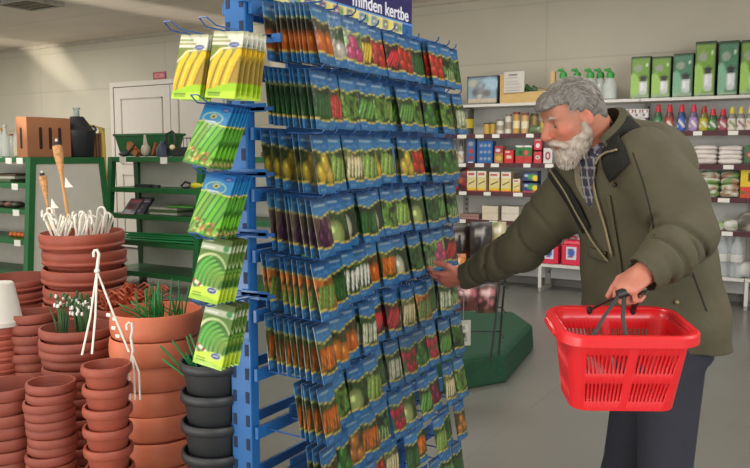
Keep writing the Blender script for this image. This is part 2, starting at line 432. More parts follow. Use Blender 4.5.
# ---- packet artwork
def packet_art(kind, seed=0, style='blue'):
    r = random.Random(seed*31+hash_s(kind)); W, H = 44, 76
    veg, c1, c2, bg = KIND[kind]
    a = Art(W, H, bg); A = a.asp
    yb, yt = .17*A, .70*A
    for k in range(26):                                 # leafy ground
        a.ell(r.random(), r.uniform(yb, yt), .07, .16, np.array(bg)*r.uniform(.6, 1.6), r.random()*3)
    if veg == 'round':
        n = 3 if c2 is None else c2[0]; R = c2[1]
        R = R*1.12; pts = [(.28, yb+.27), (.74, yb+.24), (.50, yb+.62), (.12, yb+.68), (.88, yb+.64), (.5, yb+.1)][:n]
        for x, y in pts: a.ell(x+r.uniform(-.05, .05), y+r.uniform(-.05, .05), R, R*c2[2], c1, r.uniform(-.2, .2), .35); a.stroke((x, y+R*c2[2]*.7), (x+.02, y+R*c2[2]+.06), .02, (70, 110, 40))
    if veg == 'long':
        n = c2[0]; R = c2[1]*1.25; lean = c2[2]
        for k in range(n):
            x = .12+.76*k/(n-1)+r.uniform(-.03, .03); q = lean*.5
            cc = np.array(c1)*r.uniform(.82, 1.12)
            a.stroke((x-q, yb+.04+r.random()*.1), (x+q, yt-.22-r.random()*.08), R*c2[3], cc, R)
            a.stroke((x-q-R*.3, yb+.12), (x+q-R*.3, yt-.3), R*.22, np.minimum(cc*1.25+20, 255))
    if veg == 'leaf':
        for k in range(30):
            x, y = r.random(), r.uniform(yb, yt); t = r.uniform(.75, 1.25)
            a.ell(x, y, .09, .05+.1*r.random(), np.clip(np.array(c1)*t, 0, 255), r.random()*3.1)
        if c2: 
            for k in range(4): a.stroke((.2+.2*k, yb), (.25+.18*k, yb+.35), .035, c2)
    blue = {'blue': (32, 100, 156), 'pale': (50, 118, 168)}[style]
    a.above(yt, .045, 6.0, 1.2+seed, (226, 205, 80)); a.above(yt+.05, .045, 6.0, 1.2+seed, blue)
    a.rect(0, A*.93, 1, A, (24, 76, 126))
    a.lines(.14, .86, [A*.885], .022, (176, 190, 196), seed); a.stroke((.2, A*.795), (.66, A*.795), .02, (86, 136, 190))
    a.ell(.72, A*.80, .13, .06, (60, 124, 186))
    a.above(yb, .04, 6.5, .4+seed, (226, 200, 80), True); a.above(yb-.05, .04, 6.5, .4+seed, (34, 104, 162), True)
    a.lines(.1, .55, [.1], .02, (190, 215, 235), seed)
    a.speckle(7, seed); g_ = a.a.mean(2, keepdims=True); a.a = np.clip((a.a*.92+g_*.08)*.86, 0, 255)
    return a
def hash_s(s): return sum((i+1)*ord(c) for i, c in enumerate(s)) % 9973
G = (40, 62, 26); DG = (22, 42, 22); BR = (60, 48, 24)
KIND = {
 'orange pumpkin': ('round', (214, 98, 18), (2, .30, 1.15), BR), 'cauliflower': ('round', (196, 190, 172), (2, .33, .9), G),
 'pink radish': ('round', (206, 60, 110), (3, .22, 1.1), (120, 150, 90)), 'yellow wax bean': ('long', (205, 165, 30), (5, .07, .3, .7), BR),
 'red tomato': ('round', (200, 44, 24), (5, .23, 1.0), (90, 40, 20)), 'cucumber': ('long', (34, 80, 30), (5, .09, .1, .9), DG),
 'red bean': ('long', (176, 52, 40), (6, .06, .15, .9), (70, 60, 30)), 'lettuce': ('leaf', (96, 142, 44), None, G),
 'parsley': ('leaf', (44, 92, 30), None, DG), 'leek': ('long', (190, 196, 160), (6, .05, .1, .9), G),
 'yellow squash': ('round', (214, 180, 50), (3, .22, 1.3), (50, 62, 24)), 'zucchini': ('long', (120, 150, 60), (4, .10, .2, .9), G),
 'parsnip': ('long', (206, 190, 140), (5, .075, .15, .45), (80, 84, 40)), 'yellow pepper': ('round', (224, 176, 24), (3, .26, 1.1), (50, 80, 30)),
 'aubergine': ('round', (74, 30, 62), (3, .22, 1.4), (90, 72, 60)), 'cabbage': ('round', (158, 176, 96), (1, .40, 1.0), G),
 'white melon': ('round', (204, 202, 166), (1, .30, 1.35), DG), 'white radish': ('long', (220, 220, 200), (4, .085, .15, .5), G),
 'carrot': ('long', (214, 100, 22), (6, .07, .1, .4), (60, 70, 28)), 'asparagus bean': ('long', (104, 146, 60), (5, .06, .2, .9), (140, 80, 30)),
 'orange pepper': ('round', (222, 120, 30), (2, .28, 1.2), (60, 60, 30)), 'chilli pepper': ('long', (178, 26, 34), (5, .07, .55, .35), (60, 30, 24)),
 'pea': ('long', (80, 134, 50), (5, .07, .35, .7), G), 'beetroot': ('round', (122, 26, 56), (3, .23, 1.0), (50, 60, 30)),
 'red radish': ('round', (200, 36, 60), (6, .16, 1.15), (60, 90, 40)), 'celery': ('leaf', (70, 116, 50), (180, 196, 130), DG),
 'green pepper': ('round', (60, 120, 40), (3, .25, 1.2), DG), 'onion': ('round', (196, 120, 50), (3, .24, .9), (70, 60, 30)),
}
ROWS = [
 ['orange pumpkin', 'cauliflower', 'pink radish', 'yellow wax bean', 'red tomato', 'chilli pepper', 'red tomato', 'cucumber', 'red tomato', 'celery', 'parsley'],
 ['cucumber', 'red bean', 'lettuce', 'pea', 'lettuce', 'zucchini', 'pea', 'lettuce', 'green pepper', 'lettuce', 'leek'],
 ['yellow squash', 'zucchini', 'parsnip', 'zucchini', 'yellow pepper', 'zucchini', 'yellow squash', 'red tomato', 'parsley', 'green pepper', 'lettuce'],
 ['aubergine', 'cabbage', 'white melon', 'cucumber', 'white melon', 'lettuce', 'zucchini', 'cabbage', 'parsley', 'pea', 'celery'],
 ['asparagus bean', 'cucumber', 'white radish', 'white radish', 'orange pumpkin', 'carrot', 'white melon', 'parsley', 'celery', 'pink radish', 'chilli pepper'],
 ['carrot', 'orange pepper', 'orange pumpkin', 'leek', 'chilli pepper', 'chilli pepper', 'parsnip', 'asparagus bean', 'cucumber', 'leek', 'celery'],
 ['carrot', 'lettuce', 'cabbage', 'zucchini', 'cucumber', 'leek', 'red radish', 'green pepper', 'red radish', 'pea', 'parsley'],
 ['beetroot', 'green pepper', 'onion', 'carrot', 'celery', 'red radish', 'cabbage', 'pea', 'beetroot', 'parsnip', 'lettuce'],
 ['onion', 'pea', 'white radish', 'lettuce', 'red tomato', 'parsnip', 'cucumber', 'carrot', 'zucchini', 'parsley', 'onion'],
 ['cabbage', 'carrot', 'red bean', 'celery', 'yellow pepper', 'leek', 'beetroot', 'lettuce', 'onion', 'pea', 'cucumber'],
]
m_pkt = printed('packet_paper', 0.33, 0.25, bump=.25)
PM = {}
def packet_mesh(key, art, w, h, t=.004, nx=16, nz=28):
    if key in PM: return PM[key]
    mb = MB()
    bul = lambda u, v: t*.35+t*.9*math.sin(math.pi*u)**.7*math.sin(math.pi*min(v*1.25, 1))**.7
    art_face(mb, art, w, h, 0, -h, nx, nz, bul)
    x = w/2; mb.col = tuple(np.clip(art.a[:, :6].mean((0, 1))*1.0, 0, 255))
    # side strips sample the artwork so that the edges show its colours
    n = 28
    for sgn in (-1, 1):
        vs = []; cs = []
        for j in range(n+1):
            v = j/n; c = tuple(art.sample(np.array([.02 if sgn < 0 else .98]), np.array([v]))[0])
            vs += [(sgn*x, -t*.35, -h+h*v), (sgn*x, t*.3, -h+h*v)]; cs += [c, c]
        fs = [((2*j, 2*j+1, 2*j+3, 2*j+2) if sgn > 0 else (2*j+1, 2*j, 2*j+2, 2*j+3)) for j in range(n)]
        mb.add(vs, fs, cs)
    mb.col = (150, 165, 175); mb.add([(-x, t*.3, -h), (x, t*.3, -h), (x, t*.3, 0), (-x, t*.3, 0)], [(3, 2, 1, 0)])
    mb.add([(-x, -t*.35, 0), (x, -t*.35, 0), (x, t*.3, 0), (-x, t*.3, 0)], [(0, 1, 2, 3)])
    mb.add([(-x, -t*.35, -h), (x, -t*.35, -h), (x, t*.3, -h), (-x, t*.3, -h)], [(3, 2, 1, 0)])
    o = mb.build('seed_packet', m_pkt, colors=True, smooth=True)
    me = o.data; bpy.data.objects.remove(o); PM[key] = me; return me
def put_packet(me, name, loc, rot, label, group):
    o = bpy.data.objects.new(name, me); COL.objects.link(o); o.location = Vector([float(q) for q in loc]); o.rotation_euler = rot
    return tag(o, label, 'seed packet', group)
ORD = ['top', 'second', 'third', 'fourth', 'fifth', 'sixth', 'seventh', 'eighth', 'ninth', 'tenth']
PEG = ['first', 'second', 'third', 'fourth', 'fifth', 'sixth', 'seventh', 'eighth', 'ninth', 'tenth', 'eleventh']
pegs_low = MB(); npk = 0
for i, row in enumerate(ROWS):
    for j, kind in enumerate(row):
        yc = 1.812 if j == 0 else 1.820+j*.1075
        if j == 0: nb, sp, x1 = (12 if i < 2 else 9 if i < 6 else 5), (.0165 if i < 2 else .0210), -1.285
        elif j < 4: nb, sp, x1 = rng.choice([2, 3, 3]), .021, -1.315-.014*j+rng.uniform(-.01, .02)
        else: nb, sp, x1 = rng.choice([2, 2, 3]), .018, -1.385+rng.uniform(-.02, .02)
        if i >= 7: nb = (3 if j == 0 else 2 if j < 3 else 1)
        if i in (2,): nb = 6 if j == 0 else nb
        if i == 2 and j == 0: sp = .036
        x1 += .012*max(0, i-4)*.6
        zt = ZT[i]-.006
        pg = pegs_low if i == 9 else MB()
        pg.tube([(-1.487, yc, zt-.006), (x1+.012, yc, zt-.010), (x1+.024, yc, zt+.0), (x1+.025, yc, zt+.010)], .0028, 5)
        if i < 9: pg.build('peg', m_bluew, rack, smooth=True)
        if j == 0 or i < 7:                                   # small blue plate over the peg, as on the rack
            pass
        w = .090; h = .166
        me = packet_mesh((kind, (i+j) % 2, w), packet_art(kind, (i+j) % 2, 'blue' if (i+j) % 3 else 'pale'), w, h)
        for k in range(int(nb)):
            x = x1 - k*sp*(1+.15*rng.uniform(-1, 1))
            zz = zt - .022*max(0, (x+1.48)/.2)
            rz = math.radians(90+rng.uniform(-3, 3)+(4 if j == 0 else -2)); tl = -math.radians(rng.uniform(5, 9)+(4 if k == 0 else 0))
            if k == 0: lab = f'{kind} packet at the front of the {PEG[j]} peg from the post, {ORD[i]} row'
            else: lab = f'{kind} packets filed behind the front one, {PEG[j]} peg of the {ORD[i]} row'
            if k: lab = lab.replace('packets filed', 'packet filed')
            put_packet(me, 'seed_packet', (x, yc+rng.uniform(-.003, .003), zz+.004), (tl, math.radians(rng.uniform(-2, 2)), rz), lab, f'seed packets in the {ORD[i]} row'); npk += 1
pl = pegs_low.build('low_pegs', m_bluew, rack); pl['kind'] = 'stuff'

# ---- end hooks and the packets facing the camera
def end_art(k):
    W, H = 60, 104
    if k == 'yellow':
        a = Art(W, H, (112, 128, 52)); A = a.asp
        for x in range(14): a.stroke((x/13, A*.1), (x/13+.3, A*.75), .05, (120+x*4, 136, 56))
        for q in range(3):
            x = .12+.30*q; a.stroke((x-.1, .32), (x+.08, .95), .115, (232, 178, 24)); a.stroke((x+.08, .95), (x+.2, 1.2), .095, (240, 190, 34)); a.stroke((x-.12, .36), (x+.04, .92), .025, (250, 214, 90))
            a.stroke((x+.02, .33), (x+.21, .95), .016, (120, 100, 20))
        a.stroke((-.1, .9), (.35, 1.28), .02, (235, 240, 215)); a.stroke((.35, 1.28), (1.1, 1.36), .02, (235, 240, 215))
        a.rect(0, A*.80, 1, A, (226, 224, 206)); a.rect(0, A*.84, .62, A*.87, (150, 150, 96)); a.rect(0, A*.90, .5, A*.925, (110, 130, 60))
        a.rect(0, A*.96, 1, A, (178, 180, 140))
        a.above(.30, .10, 3.0, -1.2, (160, 206, 30), True); a.above(.14, .05, 3.0, -1.2, (190, 226, 60), True); a.lines(.1, .7, [.08, .13], .014, (70, 110, 20))
        a.ell(.74, A*.80, .19, .085, (226, 230, 240)); a.ell(.74, A*.80, .165, .068, (24, 40, 96)); a.stroke((.64, A*.80), (.84, A*.80), .018, (200, 210, 230))
    elif k == 'green':
        a = Art(W, H, (66, 132, 30)); A = a.asp; r = random.Random(5)
        for q in range(8):
            x = -.25+q*.19; c = (r.randint(80, 130), r.randint(160, 190), r.randint(40, 70)); a.stroke((x-.2, .1), (x+.2, A*.72), .07, c); a.stroke((x-.12, .1), (x+.28, A*.72), .016, (40, 90, 20))
        for q in range(40): a.ell(r.random(), r.uniform(.06, .42), .06, .035, r.choice([(206, 190, 90), (70, 110, 30), (150, 90, 50), (196, 200, 130), (180, 120, 70)]), r.random()*3)
        a.above(A*.68, .03, 5, 0, (230, 214, 90)); a.above(A*.70, .03, 5, 0, (36, 130, 190)); a.rect(0, A*.92, 1, A, (30, 100, 170))
        a.ell(.46, A*.77, .36, .17, (226, 230, 160)); a.ell(.46, A*.77, .33, .145, (60, 140, 190)); a.ell(.46, A*.80, .12, .07, (206, 196, 120)); a.ell(.46, A*.80, .05, .03, (40, 60, 60)); a.lines(.25, .8, [A*.71], .018, (235, 235, 235))
        a.ell(.80, A*.93, .14, .055, (24, 40, 110)); a.stroke((.72, A*.93), (.88, A*.93), .014, (200, 210, 230))
        a.rect(0, 0, 1, .05, (60, 120, 40))
    else:
        a = Art(W, H, (92, 128, 50)); A = a.asp
        a.rect(0, A*.80, 1, A, (196, 204, 170)); a.rect(0, A*.90, 1, A, (84, 104, 44)); a.lines(.08, .66, [A*.84], .022, (250, 250, 240)); a.lines(.08, .5, [A*.94], .018, (190, 200, 160))
        a.ell(.46, .72, .62, .60, (206, 222, 160)); a.ell(.5, .70, .56, .55, (60, 110, 34))
        for q in range(6):
            p0, pc, p1 = (.10+.15*q, .50-.02*q), (.10+.15*q, 1.02-.05*q), (.50+.12*q, 1.22-.09*q); pr = None
            for t in range(11):
                f = t/10; p = ((1-f)**2*p0[0]+2*f*(1-f)*pc[0]+f*f*p1[0], (1-f)**2*p0[1]+2*f*(1-f)*pc[1]+f*f*p1[1])
                if pr: a.stroke(pr, p, .060*math.sin(math.pi*(.15+.7*f))+.012, (74+q*8, 166-q*4, 52)); a.stroke((pr[0]-.022, pr[1]+.01), (p[0]-.022, p[1]+.01), .011, (150, 216, 100)); a.stroke((pr[0]+.058, pr[1]-.02), (p[0]+.058, p[1]-.02), .010, (36, 92, 28))
                pr = p
        for q in range(5): a.ell(.06+.08*q, .50-.03*q, .06, .05, [(190, 60, 40), (236, 230, 210), (226, 226, 200), (150, 40, 30), (240, 236, 220)][q])
        a.above(.34, .08, 3.2, -.6, (196, 226, 60), True); a.above(.12, .04, 4, 0, (160, 204, 40), True); a.lines(.1, .55, [.2, .13], .014, (90, 130, 30))
        a.ell(.74, .33, .17, .09, (226, 230, 240)); a.ell(.74, .33, .145, .072, (24, 40, 96)); a.stroke((.66, .33), (.82, .33), .016, (210, 215, 235))
        a.ell(.86, A*.86, .10, .09, (60, 140, 70))
    a.speckle(4, 2); a.a = np.clip(a.a*.90, 0, 255); return a
ENDM = {k: packet_mesh(('end', k), end_art(k), .104, .178, .006, 30, 52) for k in ('yellow', 'green', 'pod')}
def end_stack(k, xc, y0, zt, n, sp, tilt, name, where, roll=0.0):
    for q in range(n):
        y = y0+q*sp; lab = f'{name} packet at the front of the {where}' if q == 0 else f'{name} packet behind the front one on the {where}'
        put_packet(ENDM[k], 'bean_packet', (xc+rng.uniform(-.002, .002), y, zt-.004*q*0+rng.uniform(-.002, .002)), (-math.radians(tilt-q*.8), math.radians(roll+rng.uniform(-1, 1)), math.radians(rng.uniform(-2, 2))), lab, 'bean packets hung on the rack end')
    for s_ in (-1, 1):
        pass
    h = MB(); yb = 1.758
    h.tube([(xc-.018, yb, zt+.0), (xc-.018, y0-.07, zt+.004), (xc-.012, y0-.10, zt+.022), (xc+.012, y0-.10, zt+.022), (xc+.018, y0-.07, zt+.004), (xc+.018, yb, zt+.0)], .0022, 6)
    h.build('end_hook', m_bluew, rack, smooth=True)
    MB().box((xc-.05, 1.752, zt-.012), (xc+.05, 1.760, zt+.012)).build('hook_plate', m_blue, rack)
end_stack('yellow', -1.542, 1.600, 1.775, 4, .012, 10, 'left yellow wax bean', 'top left end hook', 4)
end_stack('yellow', -1.418, 1.600, 1.775, 6, .018, 9, 'right yellow wax bean', 'top right end hook', 4)
end_stack('green', -1.478, 1.625, 1.585, 6, .013, 22, 'upper blue topped green bean', 'second end hook', 9)
end_stack('green', -1.476, 1.625, 1.398, 6, .013, 20, 'lower blue topped green bean', 'third end hook', 8)
end_stack('pod', -1.478, 1.610, 1.222, 5, .015, 16, 'upper olive and lime green bean', 'fourth end hook', 6)
end_stack('pod', -1.476, 1.610, 1.040, 5, .015, 14, 'lower olive and lime green bean', 'fifth end hook', 6)
for z in (1.79, 1.59, 1.405, 1.23, 1.05): MB().box((-1.62, 1.752, z-.014), (-1.40, 1.758, z-.004)).build('end_bar', m_bluew, rack)
# wire side pocket frames seen between the post and the packets
# hanging tag on a strap at the far end
tg = thing('price_tag_card', 'white price tag hanging on a grey strap at the rack end', 'tag', atd(463, 347, 3.42))
c = atd(463, 333, 3.42)
a = Art(16, 26, (206, 204, 190)); a.rect(.15, .9, .85, 1.35, (232, 230, 220)); a.lines(.2, .8, [1.2, 1.05, .5, .35], .03, (70, 70, 60)); a.rect(.45, .55, .65, .8, (30, 28, 26))
q = MB(); q.T = Matrix.Translation((c[0]-.0, c[1], c[2]-.056)) @ Matrix.Rotation(math.radians(35), 4, 'Z'); art_face(q, a, .068, .112, 0, 0, 12, 20); q.col = (190, 188, 176); q.box((-.034, .0005, 0), (.034, .004, .112))
q.build('card', printed('printed_card'), tg, colors=True)
top = atd(464, 292, 3.42)
MB().tube([c+np.array([0, 0, .056]), c+np.array([0, 0, .075]), top, (-1.487, 3.02, top[2]+.06)], .0045, 6, flat=.4).build('strap', mat('strap_grey', (130, 132, 134), .5), tg)


# ================================================================== LEFT: GREEN SHELVING
m_green = mat('green_enamel', (22, 96, 46), 0.45, var=0.08, coat=.15)
m_gback = mat('shelf_back_grey', (204, 200, 188), 0.55, var=.03)
m_tag = mat('tag_white', (226, 224, 214), 0.5, var=.02)
def put(o, label, cat, group=None): return tag(o, label, cat, group)
# --- unit with the grey end panel (A shaped end, runs along the wall to the left)
ua = thing('shelving_unit', 'green A-shaped shelving unit with a grey end panel behind the terracotta pots', 'shelving', (-6.6, 4.75, 0))
XE = -6.2
def aframe(mb, x, y0t, y1t, y0b, y1b, zt, r=.03):
    mb.hexa([(x-r, y0b, 0), (x+r, y0b, 0), (x+r, y0b+.06, 0), (x-r, y0b+.06, 0)], [(x-r, y0t, zt), (x+r, y0t, zt), (x+r, y0t+.06, zt), (x-r, y0t+.06, zt)])
    mb.hexa([(x-r, y1b-.06, 0), (x+r, y1b-.06, 0), (x+r, y1b, 0), (x-r, y1b, 0)], [(x-r, y1t-.06, zt), (x+r, y1t-.06, zt), (x+r, y1t, zt), (x-r, y1t, zt)])
    mb.box((x-r+.003, y0t+.06, zt-.06), (x+r-.003, y1t-.06, zt-.001))
    mb.box((x-r+.003, y0b+.07, .05), (x+r-.003, y1b-.07, .11))
for x in (XE, XE-1.3, XE-2.6):
    q = MB(); aframe(q, x, 4.33, 5.13, 4.22, 5.27, 1.43); q.build('end_frame', m_green, ua)
MB().hexa([(XE-.012, 4.27, .1), (XE+.012, 4.27, .1), (XE+.012, 5.22, .1), (XE-.012, 5.22, .1)], [(XE-.012, 4.38, 1.38), (XE+.012, 4.38, 1.38), (XE+.012, 5.09, 1.38), (XE-.012, 5.09, 1.38)]).build('end_panel', m_gback, ua)
MB().box((XE-2.6, 4.71, .1), (XE-.02, 4.75, 1.38)).build('back_panel', m_gback, ua)
ZA = [1.43, aty(12, 183, 4.33)[2], aty(12, 209, 4.32)[2], aty(12, 239, 4.3)[2], .38, .12]
for i, z in enumerate(ZA):
    yf = 4.36-.11*(1.43-z)/1.43 - .0
    sh = MB().box((XE-2.6, yf, z-.045), (XE-.03, 5.1 if i == 0 else 4.72, z)).build('shelf', m_green, ua, bevel=.003)
    if i < 4:
        for px in ((9, 20) if i == 0 else (14,)):
            x = aty(px, 160, yf)[0]
            if i == 0: x = aty(px, 160, yf)[0]
            MB().box((x-.045, yf-.006, z-.06), (x+.045, yf-.001, z-.005)).build('price_label', m_tag, sh)
def bottle(name, px, Y, z, h, r, col, label, cap=(60, 110, 160), liquid=None, group=None, neck=.35):
    t = thing(name, label, 'bottle', (float(aty(px, 155, Y)[0]), Y, z), 0, group)
    x, y, zz = t.location
    b = MB().lathe([(.6*r, 0), (r, .01), (r, h*.55), (r*.9, h*.62), (r*neck, h*.80), (r*neck, h*.95)], (x, y, zz), 16).build('body', mat('bottle_%d_%d_%d' % col, col, .10, alpha=.45, var=.03, spec=.7), t, smooth=True)
    if liquid: MB().lathe([(.5*r, .004), (r*.93, .012), (r*.93, h*.38)], (x, y, zz), 16).build('liquid', mat('liquid_%d_%d_%d' % liquid, liquid, .2), t, smooth=True)
    MB().lathe([(r*neck*1.15, h*.93), (r*neck*1.15, h)], (x, y, zz), 12).build('cap', mat('cap_%d_%d_%d' % cap, cap, .4), t, smooth=True)
    return t
m_glass = (206, 212, 204)
bottle('glass_bottle', 1.5, 4.55, 1.43, .27, .045, m_glass, 'clear glass bottle with yellow cap at the far left of the top shelf', (206, 150, 40))
bottle('glass_bottle', 6, 4.47, 1.43, .30, .04, m_glass, 'tall clear glass bottle second from the left on the green top shelf', (170, 170, 165))
bottle('glass_bottle', 12, 4.6, 1.43, .22, .045, m_glass, 'short clear glass bottle third from the left on the green top shelf', (150, 60, 50))
bottle('glass_bottle', 18, 4.46, 1.43, .26, .038, m_glass, 'clear bottle holding yellow oil beside the orange cardboard box', (196, 160, 70), (216, 180, 40))
bottle('glass_bottle', 23, 4.66, 1.43, .33, .04, m_glass, 'clear bottle with a dark cap partly behind the orange cardboard box', (60, 60, 60))
# cardboard carton with slots
x0 = XE-.06; cbx = thing('cardboard_carton', 'orange brown cardboard carton with oval slots on the green unit', 'carton', (-6.33, 4.62, 1.43), math.radians(0))
m_card = mat('cardboard', (158, 104, 70), .75, var=.06)
a0 = atz(22, 156, 1.43); 
cx0, cx1, cy0, cy1, chh = -6.40, -6.25, 4.36, 4.82, .36
MB().box((cx0, cy0, 1.43), (cx1, cy1, 1.43+chh)).build('box', m_card, cbx, bevel=.004)
mdk = mat('slot_brown', (44, 22, 16), .8)
def slot(x, y, n, zc, hh, r):
    q = MB(); pts = []
    k = 10
    for i in range(k+1): a = math.pi*i/k; pts.append((r*math.cos(a), hh/2-r+r*math.sin(a)))
    for i in range(k+1): a = math.pi+math.pi*i/k; pts.append((r*math.cos(a), -hh/2+r+r*math.sin(a)))
    vs = [((x+p, y, zc+z) if n == 'y' else (x, y+p, zc+z)) for p, z in pts]; vs2 = [((v[0], v[1]+.003, v[2]) if n == 'y' else (v[0]-.003, v[1], v[2])) for v in vs]
    m = len(vs); q.add(vs+vs2, [tuple(range(m))]+[(i, (i+1) % m, m+(i+1) % m, m+i) for i in range(m)])
    q.build('slot_hole', mdk, cbx)
for y in (4.50, 4.60, 4.70): slot(cx1+.002, y, 'x', 1.60, .20, .016)
slot(-6.33, cy0-.002, 'y', 1.60, .19, .014)
# demijohn in a dark basket
dj = thing('demijohn', 'glass demijohn in a black plastic basket beside the carton', 'demijohn', (-6.34, 4.965, 1.43))
x, y, z = dj.location
m_blk = mat('black_plastic', (34, 36, 38), .5)
MB().lathe([(.13, 0), (.14, .01), (.165, .23), (.17, .25), (.15, .26), (.06, .385), (.045, .385), (.03, .385)], (x, y, z), 20).build('basket', m_blk, dj, smooth=True)
MB().lathe([(.035, .37), (.026, .40), (.026, .45), (.034, .455), (.034, .47), (.02, .47)], (x, y, z), 14).build('glass_neck', mat('neck_glass', (150, 170, 170), .1, alpha=.6), dj, smooth=True)
MB().tube([(x+.05, y+.13, z+.2), (x+.06, y+.17, z+.27), (x+.03, y+.155, z+.3)], .012, 6).build('handle', m_blk, dj, smooth=True)
bottle('water_bottle', 43, 5.0, 1.43, .36, .045, (150, 175, 185), 'clear bottle with a blue cap peeking over the cardboard carton', (60, 120, 150))
# wooden crate and yellow frame
cr = thing('wooden_crate', 'small brown slatted wooden crate at the back end of the green unit', 'crate', (-6.33, 5.10, 1.43))
m_wd = mat('brown_wood', (110, 78, 48), .7, stretch=(1, 1, 8), var=.15)
for k in range(4): MB().box((-6.42+.0, 5.03+.035*k, 1.43), (-6.24, 5.055+.035*k, 1.66)).build('slat', m_wd, cr)
MB().box((-6.44, 5.02, 1.43), (-6.42, 5.17, 1.62)).build('side', m_wd, cr)
yf = thing('yellow_trolley', 'yellow metal trolley bow standing behind the wooden crate', 'trolley', (-6.3, 5.35, 0))
MB().tube([(-6.30, 5.26, 0), (-6.30, 5.20, 1.72), (-6.45, 5.20, 1.74), (-6.52, 5.42, 1.72), (-6.52, 5.46, 0)], .014, 8).build('rail', mat('yellow_paint', (200, 170, 50), .4), yf, smooth=True)
# goods on the lower shelves of this unit
def slab(name, px0, px1, Y, z, h, d, col, label, cat, rough=.5, group=None, n=1):
    x0, x1 = aty(px0, 180, Y)[0], aty(px1, 180, Y)[0]
    q = MB(); q.box((x0, Y, z), (x1, Y+d, z+h))
    o = q.build(name, mat('slab_%d_%d_%d' % col, col, rough), origin=((x0+x1)/2, Y+d/2, z), bevel=min(h, .02)*.3)
    return tag(o, label, cat, group)
slab('garden_tray', -14, 10, 4.42, ZA[1], .03, .2, (84, 96, 70), 'dark green tray lowest in the pile on the second green shelf', 'tray')
slab('garden_tray', -16, 14, 4.44, ZA[1]+.03, .03, .2, (190, 186, 170), 'pale cardboard sleeve in the middle of the pile on the second green shelf', 'tray')
slab('garden_tray', -10, 16, 4.43, ZA[1]+.06, .02, .2, (80, 60, 44), 'brown packet on top of the pile on the second green shelf', 'tray')
for k, (p, c) in enumerate([(2, (70, 52, 44)), (9, (110, 70, 60)), (16, (60, 58, 50))]):
    q = MB(); x = aty(p, 205, 4.42)[0]; q.ball((x, 4.44, ZA[2]+.03), (.05, .07, .03), 8); q.build('seed_bag', mat('bag_%d' % k, c, .5, bump=.4), smooth=True, origin=(x, 4.44, ZA[2]))
    tag(bpy.data.objects[-1] if False else COL.objects[-1], ['dark brown bag at the left of the third green shelf', 'reddish bag in the middle of the third green shelf', 'dark grey bag at the right of the third green shelf'][k], 'bag')
q = MB(); x = aty(18, 234, 4.4)[0]
for k in range(9): q.ball((x-.12+.03*k, 4.42+.02*(k % 2), ZA[3]+.025), (.026, .03, .025), 5)
q.build('bulb_tray', mat('orange_bulb', (196, 104, 40), .6), smooth=True, origin=(x, 4.42, ZA[3])); tag(COL.objects[-1], 'row of orange bulbs lying on the fourth green shelf', 'bulbs', kind='stuff')

# --- unit against the back, between the pots and the seed rack, continuing behind it
ub = thing('shelving_unit', 'green shelving unit with grey back standing between pots and seed rack', 'shelving', (-5.9, 6.2, 0))
BX0, BX1 = -7.12, -4.35
for x in (BX0, -5.75, BX1):
    q = MB(); aframe(q, x, 6.0, 6.42, 5.86, 6.46, 1.43, .035); q.build('end_frame', m_green, ub)
MB().box((BX0+.02, 6.40, .08), (BX1-.02, 6.43, 1.40)).build('back_panel', mat('back_white', (220, 218, 208), .5, var=.03), ub)
ZBs = [1.43, aty(115, 187, 5.97)[2], aty(115, 213, 5.95)[2], aty(130, 240, 5.93)[2], .18]
for i, z in enumerate(ZBs):
    yf_ = 6.0-.13*(1.43-z)/1.43
    sh = MB().box((BX0, yf_, z-.055), (BX1, 6.41, z)).build('shelf', m_green, ub, bevel=.003)
    if i == 0:
        for px in (123, 164, 286):
            x = aty(px, 160, yf_)[0]; MB().box((x-.05, yf_-.006, z-.075), (x+.05, yf_-.001, z-.005)).build('price_label', m_tag, sh)
    if i == 1:
        for px in (274,): x = aty(px, 190, yf_)[0]; MB().box((x-.05, yf_-.006, z-.07), (x+.05, yf_-.001, z-.005)).build('price_label', m_tag, sh)
# planter on top
pl = thing('planter_box', 'dark green plastic planter box on top of the green shelving', 'planter', (-6.4, 6.25, 1.43))
x0, x1 = aty(116, 140, 6.2)[0], aty(171, 140, 6.2)[0]
q = MB(); q.hexa([(x0+.05, 6.22, 1.435), (x1-.05, 6.22, 1.435), (x1-.05, 6.36, 1.435), (x0+.05, 6.36, 1.435)], [(x0, 6.18, 1.67), (x1, 6.18, 1.67), (x1, 6.4, 1.67), (x0, 6.4, 1.67)])
q.build('trough', m_green, pl, bevel=.005); MB().box((x0-.015, 6.165, 1.662), (x1+.015, 6.415, 1.69)).build('rim', m_green, pl, bevel=.005)
def small(name, px, Y, z, shape, col, label, cat, **k):
    x = aty(px, 155, Y)[0]; q = MB(); shape(q, x, Y, z)
    o = q.build(name, mat('s_%d_%d_%d' % col, col, .5), origin=(x, Y, z), smooth=k.get('smooth', False)); return tag(o, label, cat)
small('hand_trowel', 124, 6.07, 1.432, lambda q, x, y, z: (q.ball((x, y, z+.03), (.07, .05, .03), 8), q.tube([(x+.05, y, z+.03), (x+.2, y-.02, z+.13)], .012, 6)), (60, 62, 60), 'dark hand trowel lying at the left front of the planter box', 'trowel', smooth=True)
small('garden_brush', 132, 6.08, 1.432, lambda q, x, y, z: q.hexa([(x-.09, y, z+.09), (x+.05, y, z+.0), (x+.07, y+.05, z+.0), (x-.08, y+.05, z+.1)], [(x-.07, y, z+.16), (x+.09, y, z+.05), (x+.10, y+.05, z+.05), (x-.06, y+.05, z+.17)]), (176, 112, 66), 'orange wooden block leaning in front of the planter box', 'block')
